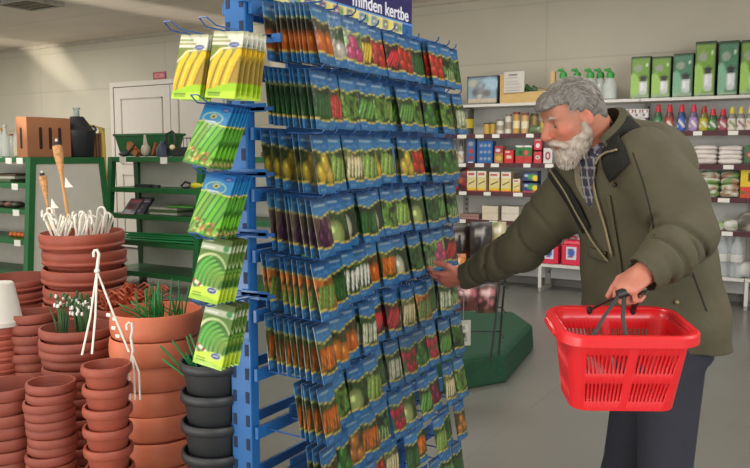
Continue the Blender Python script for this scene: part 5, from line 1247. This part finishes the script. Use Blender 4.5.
# printed hair colour with streaks
def hair_col(p):
    q = p-HC; x, y, z = q@hf, q@hs, q@hu
    s_ = np.sin(y*420+z*160+np.sin(x*60)*2)*.35+rng.normal(0, .5, len(p))
    base = np.array([104., 101., 95.])[None]+s_[:, None]*24; t = np.clip((-z-.0)/.06, 0, 1)[:, None]; return base*(1-t*.08)
m_hair = printed('hair_strands', .6, bump=.6)
hair, _ = Hh.mesh('hair', m_hair, man, 1, hair_col)
Bd = SDF(hlo, hhi, .0025)
Bd.ell(H(.040, 0, -.088), (.056, .058, .044), RH, .0, '+', ncomb(300, .0018))
Bd.ell(H(.020, .0, -.062), (.050, .068, .046), RH, .02, '+', ncomb(320, .0018))
Bd.ell(H(.066, 0, -.112), (.034, .038, .028), RH, .02, '+', ncomb(260, .001))
Bd.cone(H(.099, .004, -.053), H(.080, .040, -.074), .0105, .010, .008); Bd.cone(H(.099, -.004, -.053), H(.080, -.040, -.074), .0105, .010, .008)
for y in (-1, 1): Bd.cone(H(.016, .067*y, -.032), H(.020, .064*y, -.06), .012, .018, .012)
def beardcut(X, Y, Z):
    x, y, z = loc(X, Y, Z)
    a = np.maximum(np.maximum(.030-x, -.050-z), np.abs(y)*1.0-.2)     # cheeks stay bare above
    a = np.maximum(a, -(np.sqrt((x-.099)**2+(y*.5)**2+(z+.055)**2)-.020))
    m = np.sqrt(((x-.102)/.020)**2+(y/.022)**2+((z+.0725)/.0055)**2)-1
    return np.minimum(a, m*.006)
Bd.cut(beardcut, hlo, hhi, .005)
def beard_col(p):
    q = p-HC; x, y, z = q@hf, q@hs, q@hu
    s_ = np.sin(x*300+np.sin(z*160)*2+y*120)*.5+np.sin(y*370+z*90)*.5
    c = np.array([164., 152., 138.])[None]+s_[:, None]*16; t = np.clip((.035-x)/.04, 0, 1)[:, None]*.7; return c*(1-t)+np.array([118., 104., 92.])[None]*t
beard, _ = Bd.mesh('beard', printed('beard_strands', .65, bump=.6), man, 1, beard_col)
for y in (-1, 1): MB().tube([H(.092, .014*y, .014), H(.090, .030*y, .020), H(.078, .046*y, .014)], [.004, .0055, .003], 6).build('eyebrow', mat('brow', (150, 142, 130), .7), man, smooth=True)
# loose strands over hair
hs_ = MB(); r = random.Random(11)
for k in range(900):
    th = r.uniform(-math.pi, math.pi); el = r.uniform(-.1, 1.45); d_ = np.array([math.cos(el)*math.cos(th), math.cos(el)*math.sin(th), math.sin(el)])
    if d_[0] > .45 and d_[2] < .55: continue
    c0 = np.array([.000, 0, .017]); rad = np.array([.092, .081, .086])
    def sp_(d): d = d/np.linalg.norm(d); return c0+d*rad*1.0
    tv = np.array([.75, 0, -.25]) if d_[0] > 0 else np.array([-.55, d_[1]*.3, -.65]); L_ = r.uniform(.25, .5)
    pts = [sp_(d_)+d_*.000, sp_(d_+tv*L_*.4)+d_*.004, sp_(d_+tv*L_)+d_*.003]
    if pts[-1][2] < -.02 and pts[-1][0] > -.03: continue
    hs_.tube([H(*p) for p in pts], [.0008, .0009, .0003], 3)
o = hs_.build('hair_strands', mat('strand_grey', (132, 128, 120), .6, var=.45, scale=90), hair, smooth=True); o['kind'] = 'stuff'
bs_ = MB()
for k in range(500):
    th = r.uniform(-1.9, 1.9); el = r.uniform(-1.3, .35); d_ = np.array([math.cos(el)*math.cos(th), math.cos(el)*math.sin(th), math.sin(el)])
    c0, rad = ((np.array([.040, 0, -.088]), np.array([.056, .058, .044])), (np.array([.066, 0, -.112]), np.array([.034, .038, .028])), (np.array([.020, 0, -.062]), np.array([.050, .068, .046])))[k % 3]
    p0 = c0+d_*rad; 
    if p0[0] < .0 or p0[2] > -.050 or (p0[0] > .085 and abs(p0[1]) < .02 and p0[2] > -.08): continue
    bs_.tube([H(*p0), H(*(p0+d_*.002+np.array([.002, 0, -.005]))), H(*(p0+d_*.003+np.array([.003, r.uniform(-.003, .003), -.010])))], [.0009, .0009, .0003], 3)
o = bs_.build('beard_hairs', mat('strand_white', (176, 166, 154), .6, var=.3, scale=90), beard, smooth=True); o['kind'] = 'stuff'
# ---- jacket
sp1 = nrm(V3(-.85, .53, 0))
J = SDF(np.min([RW, P(590, 360, 2.7), LW], axis=0)-.25, np.max([LS, LE, P(728, 330, 2.1), P(700, 110, 2.6)], axis=0)+.28, .005)
def jfold(X, Y, Z, u, v):
    return .006*np.sin(u*34+Z*9+np.sin(Z*14)*1.2)*np.clip((1.25-Z)*2.2, 0, 1)+.004*np.sin(Z*40+u*14+v*10)*np.clip((1.35-Z)*2, 0, 1)
zc = lambda px, py, D, dz=0: P(px, py, D)+ZU*dz
J.loft([(P(654, 340, 2.44), .248, .180), (P(652, 305, 2.44), .240, .176), (P(647, 262, 2.42), .225, .165), (P(642, 220, 2.40), .218, .160), (P(630, 185, 2.38), .205, .150), (P(618, 160, 2.36), .160, .130), (P(611, 140, 2.365), .105, .10), (P(606, 126, 2.365), .07, .075)], side_dir, face_dir, 0, jfold)
J.ell(P(640, 170, 2.38)-face_dir*.02, (.12, .17, .15), np.array([face_dir, side_dir, ZU]), .06)      # rounded upper back
def fold(ax, fr, amp):
    ax = nrm(ax)
    return ax
J.cone(LS+V3(-.005, 0, .005), P(672, 198, 2.17), .088, .088, .06); J.cone(P(672, 198, 2.17), LE, .087, .080, .04); J.cone(LE, P(668, 255, 2.05), .078, .070, .03); J.cone(P(668, 255, 2.05), LW+V3(.005, 0, .002), .070, .054, .02)
J.cone(RS, P(552, 215, 2.61), .094, .088, .05); J.cone(P(552, 215, 2.61), RE, .086, .078, .03); J.cone(RE, P(495, 262, 2.81), .078, .068, .03); J.cone(P(495, 262, 2.81), RW+V3(.006, 0, 0), .066, .050, .02)
# wrinkles on sleeves: shallow rings
def ringcut(c, ax, R, r, mode, k=.012):
    c = np.array(c); ax = nrm(ax)
    def fn(X, Y, Z):
        px, py, pz = X-c[0], Y-c[1], Z-c[2]; h_ = px*ax[0]+py*ax[1]+pz*ax[2]; q = np.sqrt(np.maximum(px*px+py*py+pz*pz-h_*h_, 0))
        return np.sqrt((q-R)**2+h_*h_)-r
    J.comb(fn, c-R-r-.03, c+R+r+.03, k, mode)
rr_ = random.Random(4)
def wrinkles(A_, B_, Ra, Rb, n, amp=.006):
    for k in range(n):
        t = (k+.5)/n; c = A_*(1-t)+B_*t; R_ = Ra*(1-t)+Rb*t; ax = nrm(nrm(B_-A_)+np.array([rr_.uniform(-.5, .5) for _ in range(3)]))
        ringcut(c+V3(rr_.uniform(-.012, .012), 0, rr_.uniform(-.012, .012)), ax, R_+.004, amp, '-', .018)
wrinkles(RS*.6+RE*.4, RE, .088, .078, 3, .004); wrinkles(RE, RW, .076, .056, 6, .0045)
wrinkles(LE, LW, .080, .058, 4, .005)
# open front: V wedge, and the neck hole
apex = P(600, 228, 2.2); 
ap_z = 1.45-(232-155)*2.25/F
FC = P(605, 160, 2.36)
def vee(X, Y, Z):
    u = (X-FC[0])*side_dir[0]+(Y-FC[1])*side_dir[1]; v = (X-FC[0])*face_dir[0]+(Y-FC[1])*face_dir[1]
    u = u+.030
    wdt = np.clip((Z-ap_z)*.44, -.05, .11)
    return np.maximum(np.abs(u+.005)-wdt, .045-v)+0*Z
J.cut(vee, FC-.4, FC+.4, .008)
J.cone(NB-ZU*.10, NT+(NT-NB)*1.0, .060, .078, .01, '-')
# cuff openings
J.cone(LW+dL*.016, LW+dL*.1, .046, .05, .0, '-'); J.cone(RW+dR*.010, RW+dR*.1, .040, .044, .0, '-')
m_jack = mat('olive_cloth', (80, 76, 59), .8, var=.10, scale=10, bump=.35, bscale=26, spec=.25)
jack, JB = J.mesh('jacket', m_jack, man, 2); del J
def hit(px, py, off=.004, bvh=None):
    d = Vector([float(v) for v in ray(px, py)]).normalized(); r_ = (bvh or JB).ray_cast(Vector([0, 0, CH]), d)
    if r_[0] is None: return None
    n = r_[1]; n = n if n.dot(d) < 0 else -n
    return np.array(r_[0])+np.array(n)*off
def ribbon(name, A_, B_, m, off=.004, th=.004, n=14, parent=None, bvh=None):
    """strip laid on the jacket between two pixel polylines"""
    def along(L_, t):
        s_ = t*(len(L_)-1); i = min(int(s_), len(L_)-2); f = s_-i; return (L_[i][0]*(1-f)+L_[i+1][0]*f, L_[i][1]*(1-f)+L_[i+1][1]*f)
    rows = []; W_ = 5
    for k in range(n+1):
        a, b = along(A_, k/n), along(B_, k/n); row = []
        for j in range(W_):
            f = j/(W_-1); h_ = hit(a[0]*(1-f)+b[0]*f, a[1]*(1-f)+b[1]*f, off, bvh)
            row.append(h_)
        rows.append(row)
    good = [(k, j) for k in range(n+1) for j in range(W_) if rows[k][j] is not None]
    if not good: return None
    for k in range(n+1):
        for j in range(W_):
            if rows[k][j] is None:
                g = min(good, key=lambda q: abs(q[0]-k)+abs(q[1]-j)*.5); a, b = along(A_, k/n), along(B_, k/n); f = j/(W_-1)
                D_ = float((rows[g[0]][g[1]]-CAM)@FW); rows[k][j] = atd(a[0]*(1-f)+b[0]*f, a[1]*(1-f)+b[1]*f, D_)
    mb = MB(); mb.add([q for r in rows for q in r], [(k*W_+j, k*W_+j+1, (k+1)*W_+j+1, (k+1)*W_+j) for k in range(n) for j in range(W_-1)])
    o = mb.build(name, m, parent or jack, smooth=True); s_ = o.modifiers.new('thick', 'SOLIDIFY'); s_.thickness = th; s_.offset = 0
    sm = o.modifiers.new('sm', 'SMOOTH'); sm.factor = .5; sm.iterations = 2
    return o
m_cord = mat('collar_dark', (38, 38, 34), .9, var=.12, scale=60, bump=.5, bscale=150, spec=.2)
m_zip = mat('zip_brass', (142, 130, 98), .45, .3)
# ---- shirt and cardigan inside the opening
Sh = SDF(FC-.35, FC+.35, .005)
Sh.loft([(P(650, 262, 2.41), .20, .150), (P(642, 220, 2.39), .20, .148), (P(628, 185, 2.37), .18, .136), (P(616, 160, 2.36), .13, .115), (P(606, 143, 2.355), .078, .082)], side_dir, face_dir, 0)
m_sh = bpy.data.materials.new('plaid'); m_sh.use_nodes = True
def plaid_col(p):
    u = (p-FC)@side_dir; z = p[:, 2]
    c = np.tile(np.array([52., 56., 74.]), (len(p), 1))
    a = (np.mod(u*1.0+.3, .030) < .007) | (np.mod(z, .030) < .007); c[a] = (150, 148, 150)
    b = (np.mod(u+.315, .030) < .005) & (np.mod(z+.015, .03) < .02); c[b] = (90, 60, 70)
    g = (u < -.034) ; c[g] = (138, 128, 104)           # cardigan on his right
    return c
shirt, SB = Sh.mesh('shirt', printed('shirt_plaid', .8), man, 1, plaid_col)
MB2 = MB()
# shirt collar standing round the neck
def neckring(a0, a1, rb, rt_, h0, h1, nm, m, par, n=20, cen=None, tl=None):
    ax = nrm(NT-NB); e1 = nrm(face_dir-ax*(face_dir@ax)); e2 = np.cross(ax, e1); e2 = e2 if e2@side_dir > 0 else -e2
    c0 = (NB if cen is None else cen); mb = MB(); vs = []
    for i in range(n+1):
        a = math.radians(a0+(a1-a0)*i/n); d_ = e1*math.cos(a)+e2*math.sin(a)
        vs += [c0+ax*h0+d_*rb, c0+ax*(h0+h1)/2+d_*(rb+rt_)/2*1.02, c0+ax*h1+d_*rt_, c0+ax*(h1-.012)+d_*(rt_+.018), c0+ax*(h0+h1)*.35+d_*(rt_+.026)]
    W_ = 5
    mb.add(vs, [(i*W_+j, i*W_+j+1, (i+1)*W_+j+1, (i+1)*W_+j) for i in range(n) for j in range(W_-1)])
    o = mb.build(nm, m, par, smooth=True); s_ = o.modifiers.new('t', 'SOLIDIFY'); s_.thickness = .005; return o
def plaid_mat():
    m = bpy.data.materials.new('plaid_check'); m.use_nodes = True; nt = m.node_tree; b = nt.nodes['Principled BSDF']
    tc = nt.nodes.new('ShaderNodeTexCoord'); ck = nt.nodes.new('ShaderNodeTexBrick'); ck.offset = 0; ck.inputs['Scale'].default_value = 1
    ck.inputs['Brick Width'].default_value = .022; ck.inputs['Row Height'].default_value = .022; ck.inputs['Mortar Size'].default_value = .003
    ck.inputs['Color1'].default_value = (*lin((50, 54, 74)), 1); ck.inputs['Color2'].default_value = (*lin((62, 60, 78)), 1); ck.inputs['Mortar'].default_value = (*lin((150, 150, 156)), 1)
    mp = nt.nodes.new('ShaderNodeMapping'); mp.inputs['Rotation'].default_value = (1.2, .3, .5)
    nt.links.new(tc.outputs['Object'], mp.inputs[0]); nt.links.new(mp.outputs[0], ck.inputs['Vector']); nt.links.new(ck.outputs['Color'], b.inputs['Base Color']); b.inputs['Roughness'].default_value = .8; return m
neckring(22, 325, .068, .074, -.012, .040, 'shirt_collar', plaid_mat(), shirt)
# jacket collar: dark lined stand collar round the back, open in front
neckring(48, 312, .088, .096, -.040, .076, 'collar', m_jack, jack, 26, cen=NB-face_dir*.004)
# lapels turned outwards, dark inside
ribbon('lapel', [(604, 112), (616, 128), (626, 146), (632, 163)], [(600, 142), (603, 156), (606, 170), (612, 182)], m_cord, .010, .006)
ribbon('lapel', [(548, 174), (560, 190), (572, 208), (586, 234)], [(556, 168), (569, 184), (582, 204), (593, 228)], m_cord, .010, .006)
ribbon('zip', [(552, 171), (566, 190), (580, 214), (594, 240), (611, 262)], [(553.3, 170), (567.3, 189.2), (581.3, 213.2), (595.3, 239.2), (612.3, 261.2)], m_zip, .013, .003, 24)
ribbon('zip', [(597, 164), (603, 158), (612, 153), (622, 150)], [(597.6, 165.8), (604, 159.6), (612.5, 154.6), (622.5, 151.6)], m_zip, .018, .003, 16)
ribbon('zip', [(597, 166), (594, 180), (597, 196), (606, 226), (613, 256)], [(598.5, 166), (596, 180), (599, 196), (608, 226), (615, 256)], m_zip, .010, .003, 24)
ribbon('storm_flap', [(607, 196), (612, 225), (618, 262), (620, 290)], [(611, 194), (616, 224), (622, 260), (625, 290)], m_jack, .006, .005, 20)
m_seam2 = mat('seam_dark', (40, 38, 30), .9)
ribbon('seam', [(632, 152), (642, 180), (650, 210), (654, 236)], [(633.2, 152), (643.2, 180), (651.2, 210), (655.2, 236)], m_seam2, .0015, .0015, 20)
ribbon('pocket_flap', [(590, 246), (600, 250), (607, 253)], [(590, 256), (600, 260), (607, 262)], m_jack, .006, .004, 10)
for px, py in ((677, 302), (607, 253), (616, 184)):
    h_ = hit(px, py, .006)
    if h_ is not None: MB().ball(h_, .0065, 8).build('snap_button', m_zip if px > 640 else mat('snap_dark', (60, 44, 34), .4, .4), jack, smooth=True)
ribbon('side_seam', [(690, 268), (698, 290), (706, 312)], [(691.5, 267.5), (699.5, 289.5), (707.5, 311.5)], m_seam2, .0015, .0015, 14)
neckring(52, 112, .094, .103, -.045, .070, 'collar_facing', m_cord, jack, 12, cen=NB-face_dir*.004)
# ---- trousers and shoes
Tr = SDF(np.minimum(ANL, ANR)-.2, np.maximum(HIPL, HIPR)+.25, .006); 
Tr.loft([(P(660, 350, 2.41), .165, .125), (P(658, 320, 2.41), .17, .13)], side_dir, face_dir, .02)
for hp, kn, an in ((HIPL, KNL, ANL), (HIPR, KNR, ANR)):
    Tr.cone(hp, kn, .098, .074, .04); Tr.cone(kn, an+ZU*.02, .074, .062, .02)
Tr.cut(lambda X, Y, Z: Z-.075+0*X+0*Y, Tr.lo, Tr.lo+np.array([2, 2, .2]), 0)
Tr.mesh('trousers', mat('navy_cloth', (38, 40, 50), .85, bump=.2, bscale=40), man, 2)
for an in (ANL, ANR):
    S_ = SDF(an-.35, an+.35, .005); f = np.array([an[0], an[1], 0])
    S_.ell(f+face_dir*.05+ZU*.04, (.15, .048, .045), np.array([face_dir, side_dir, ZU]), .01); S_.cone(f+ZU*.05, f+ZU*.11, .05, .046, .03)
    S_.cut(lambda X, Y, Z: Z-.002+0*X+0*Y, S_.lo, S_.lo+np.array([.7, .7, .4]), 0); S_.mesh('shoe', mat('shoe_black', (30, 28, 26), .4), man, 2)

# ================================================================== SHOPPING BASKET
m_bask = mat('basket_red', (214, 26, 34), .38, var=.04, coat=.2)
bc = P(620, 322, 1.99)
bz = bc[2]-.205
bsk = thing('shopping_basket', 'red plastic shopping basket with black handles held by the man', 'basket', (float(bc[0]), float(bc[1]), float(bz)))
bA = nrm(RT+NC*.03); bB = nrm(-NC+RT*.02); bN = nrm(ZU+NC*.10); bB = nrm(bB-bN*(bB@bN)); bA = nrm(np.cross(bB, bN)); bA = bA if bA@RT > 0 else -bA
def rr(a, b, r, n=12):
    pts = []
    for cx, cy, a0 in ((a-r, b-r, 0), (-a+r, b-r, 90), (-a+r, -b+r, 180), (a-r, -b+r, 270)):
        for i in range(n+1): an = math.radians(a0+90*i/n); pts.append((cx+r*math.cos(an), cy+r*math.sin(an)))
    return pts
def resample(pts, n):
    P_ = np.array(pts+[pts[0]]); d = np.r_[0, np.cumsum(np.linalg.norm(np.diff(P_, axis=0), axis=1))]; t = np.linspace(0, d[-1], n, endpoint=False); return np.c_[np.interp(t, d, P_[:, 0]), np.interp(t, d, P_[:, 1])]
NS = 180; HB = .205
lev = np.linspace(0, 1, 9)
def BP(p, z): return bc+bA*p[0]+bB*p[1]+bN*(z-HB)
rings = [resample(rr(.130+.022*t, .084+.028*t, .040), NS) for t in lev]
mb = MB(); vs = [BP(rings[k][i], HB*lev[k]) for k in range(9) for i in range(NS)]; fs = []
for k in range(8):
    for i in range(NS):
        x, y = rings[4][i]; hole = False
        if k in (1, 2, 3, 4, 5) and k != 3:
            if abs(y) > .075 and abs(x) < .112 and abs(x) > .010: hole = (i % 2 == 0)
            if abs(x) > .125 and abs(y) < .06: hole = (i % 2 == 0)
        if not hole: fs.append((k*NS+i, k*NS+(i+1) % NS, (k+1)*NS+(i+1) % NS, (k+1)*NS+i))
fs.append(tuple(range(NS))[::-1]); mb.add(vs, fs)
o = mb.build('tub', m_bask, bsk, smooth=True); s_ = o.modifiers.new('t', 'SOLIDIFY'); s_.thickness = .003
# rim: flat lip turned down
mb = MB(); prof = [(.0, -.002), (.004, .004), (.016, .005), (.022, .0), (.023, -.022), (.020, -.022), (.018, -.003), (.003, -.004)]
vs = []
base = resample(rr(.152, .112, .048), NS); base0 = np.array(base)
nrmv = base0/np.linalg.norm(base0, axis=1)[:, None]
dd = np.roll(base0, -1, 0)-np.roll(base0, 1, 0); nv = np.c_[dd[:, 1], -dd[:, 0]]; nv /= np.linalg.norm(nv, axis=1)[:, None]; nv *= np.sign((nv*base0).sum(1))[:, None]
for (o_, z_) in prof:
    for i in range(NS): vs.append(BP(base0[i]+nv[i]*o_, HB+z_))
m_ = len(prof); fs = [(a*NS+i, a*NS+(i+1) % NS, ((a+1) % m_)*NS+(i+1) % NS, ((a+1) % m_)*NS+i) for a in range(m_) for i in range(NS)]
mb.add(vs, fs); mb.build('rim', m_bask, bsk, smooth=True)
for s1 in (-1, 1):
    mb = MB(); e = [BP((s1*.168, y), HB-.012) for y in (-.05, .05)]; mb.tube([e[0]+bA*s1*-.01, e[0]+bA*s1*.006, e[1]+bA*s1*.006, e[1]+bA*s1*-.01], .009, 8); mb.build('end_grip', m_bask, bsk, smooth=True)
m_hnd = mat('handle_black', (34, 34, 36), .4); m_hndg = mat('handle_grey', (60, 60, 60), .4)
gA, gB = GRIP-RT*.012+V3(0, 0, -.0)-V3(.004, 0, .010), GRIP+V3(.038, 0, .006)
f1, f2 = BP((-.098, -.104), HB-.010), BP((-.014, -.104), HB-.010)
b1, b2 = BP((-.05, .112), HB-.004), BP((.066, .112), HB-.004)
h1 = MB(); h1.tube([f1, f1*.5+gA*.5-RT*.004, gA], .0055, 8, flat=.6); h1.tube([f2, f2*.5+gA*.5, gA+RT*.012], .0055, 8, flat=.6)
hh = h1.build('front_handle', m_hndg, bsk, smooth=True)
h2_ = MB(); h2_.tube([b1, b1*.4+gA*.6, gA+RT*.01], .0055, 8, flat=.6); h2_.tube([b2, b2*.5+gB*.5, gB+V3(0, -.01, 0)], .0085, 8, flat=.7)
h2_.build('rear_handle', m_hnd, bsk, smooth=True)
MB().tube([gA-RT*.006, gA*.5+gB*.5+ZU*.003, gB+RT*.01], [.012, .013, .011], 10).build('grip', m_hnd, bsk, smooth=True)
for p_ in (f1, f2, b1, b2): MB().ball(p_, (.009, .009, .012), 8).build('hinge', m_hnd, bsk, smooth=True)
# ================================================================== LIGHT AND CAMERA
w = bpy.data.worlds.new('world'); SC.world = w; w.use_nodes = True
w.node_tree.nodes['Background'].inputs['Color'].default_value = (1.0, 0.97, 0.93, 1); w.node_tree.nodes['Background'].inputs['Strength'].default_value = 1.1
def area(name, loc, rot, sx, sy, power, col=(1, .96, .92)):
    l = bpy.data.lights.new(name, 'AREA'); l.shape = 'RECTANGLE'; l.size = sx; l.size_y = sy; l.energy = power; l.color = col
    o = bpy.data.objects.new(name, l); COL.objects.link(o); o.location = loc; o.rotation_euler = rot; return o
for x, y, e in ((-6.5, 3.2, 60), (-2.6, 5.9, 60), (0.8, 3.4, 60), (-10.5, 6.2, 110), (-13.5, 4.5, 90), (-2.5, 0.8, 50)):  # far-left lamp added, the one beside it raised, to brighten the left wall
    area('ceiling_and_fill_light', (x, y, CZ-.02), (0, 0, 0), 1.2, .6, e)
# daylight entering from the shop windows behind and right of the camera
area('window_daylight', (3.6, -0.6, 1.9), (math.radians(78), 0, math.radians(52)), 2.6, 1.7, 130, (.97, .98, 1.0))
def spot(loc, target, power, ang, blend, col=(1, .93, .82), r=.05):
    l = bpy.data.lights.new('reflected_sun', 'SPOT'); l.energy = power; l.spot_size = math.radians(ang); l.spot_blend = blend; l.color = col; l.shadow_soft_size = r
    o = bpy.data.objects.new('reflected_sun', l); COL.objects.link(o); o.location = loc
    o.rotation_euler = (Vector([float(q) for q in target])-Vector(loc)).to_track_quat('-Z', 'Y').to_euler(); return o
# sunlight thrown up from the floor by the windows: streaks on the ceiling and the far wall
def streak(loc, p, q, power, ang, stretch):
    c = (np.array(p)+np.array(q))/2; o = spot(loc, c, power, ang, 1.0, r=.02)
    z = (np.array(loc)-c); z /= np.linalg.norm(z); x = np.array(q)-np.array(p); x = x-z*(x@z); x /= np.linalg.norm(x); y = np.cross(z, x)
    m = Matrix(((x[0], y[0], z[0]), (x[1], y[1], z[1]), (x[2], y[2], z[2])))
    o.rotation_euler = m.to_euler(); o.scale = (stretch, 1, 1)
streak((-5.5, -1.0, .4), atz(60, -6, CZ), atz(225, 22, CZ), 3000, 4.2, 6)
streak((-9.0, -1.0, .4), atz(-30, 38, CZ), atz(60, 48, CZ), 3000, 4, 5)
streak((-8.5, 1.0, 1.6), aty(48, 44, WY), aty(48, 100, WY), 380, 7, 2.5)
area('ceiling_fill', (-4.0, -1.1, .3), (math.radians(180-25), 0, 0), 7, .8, 150, (1, .93, .84))  # unseen upward lamp added to brighten the ceiling
cd = bpy.data.cameras.new('camera'); cam = bpy.data.objects.new('camera', cd); COL.objects.link(cam)
cd.sensor_width = 36; cd.lens = F*36/750; cd.clip_start = .05
M = Matrix(((RT[0], UP[0], -FW[0]), (RT[1], UP[1], -FW[1]), (RT[2], UP[2], -FW[2]))).to_4x4(); M.translation = Vector(CAM)
cam.matrix_world = M; SC.camera = cam
SC.view_settings.view_transform = 'Standard'; SC.view_settings.look = 'None'; SC.view_settings.exposure = 0.0; SC.view_settings.gamma = 1.0; SC.view_settings.use_curve_mapping = False
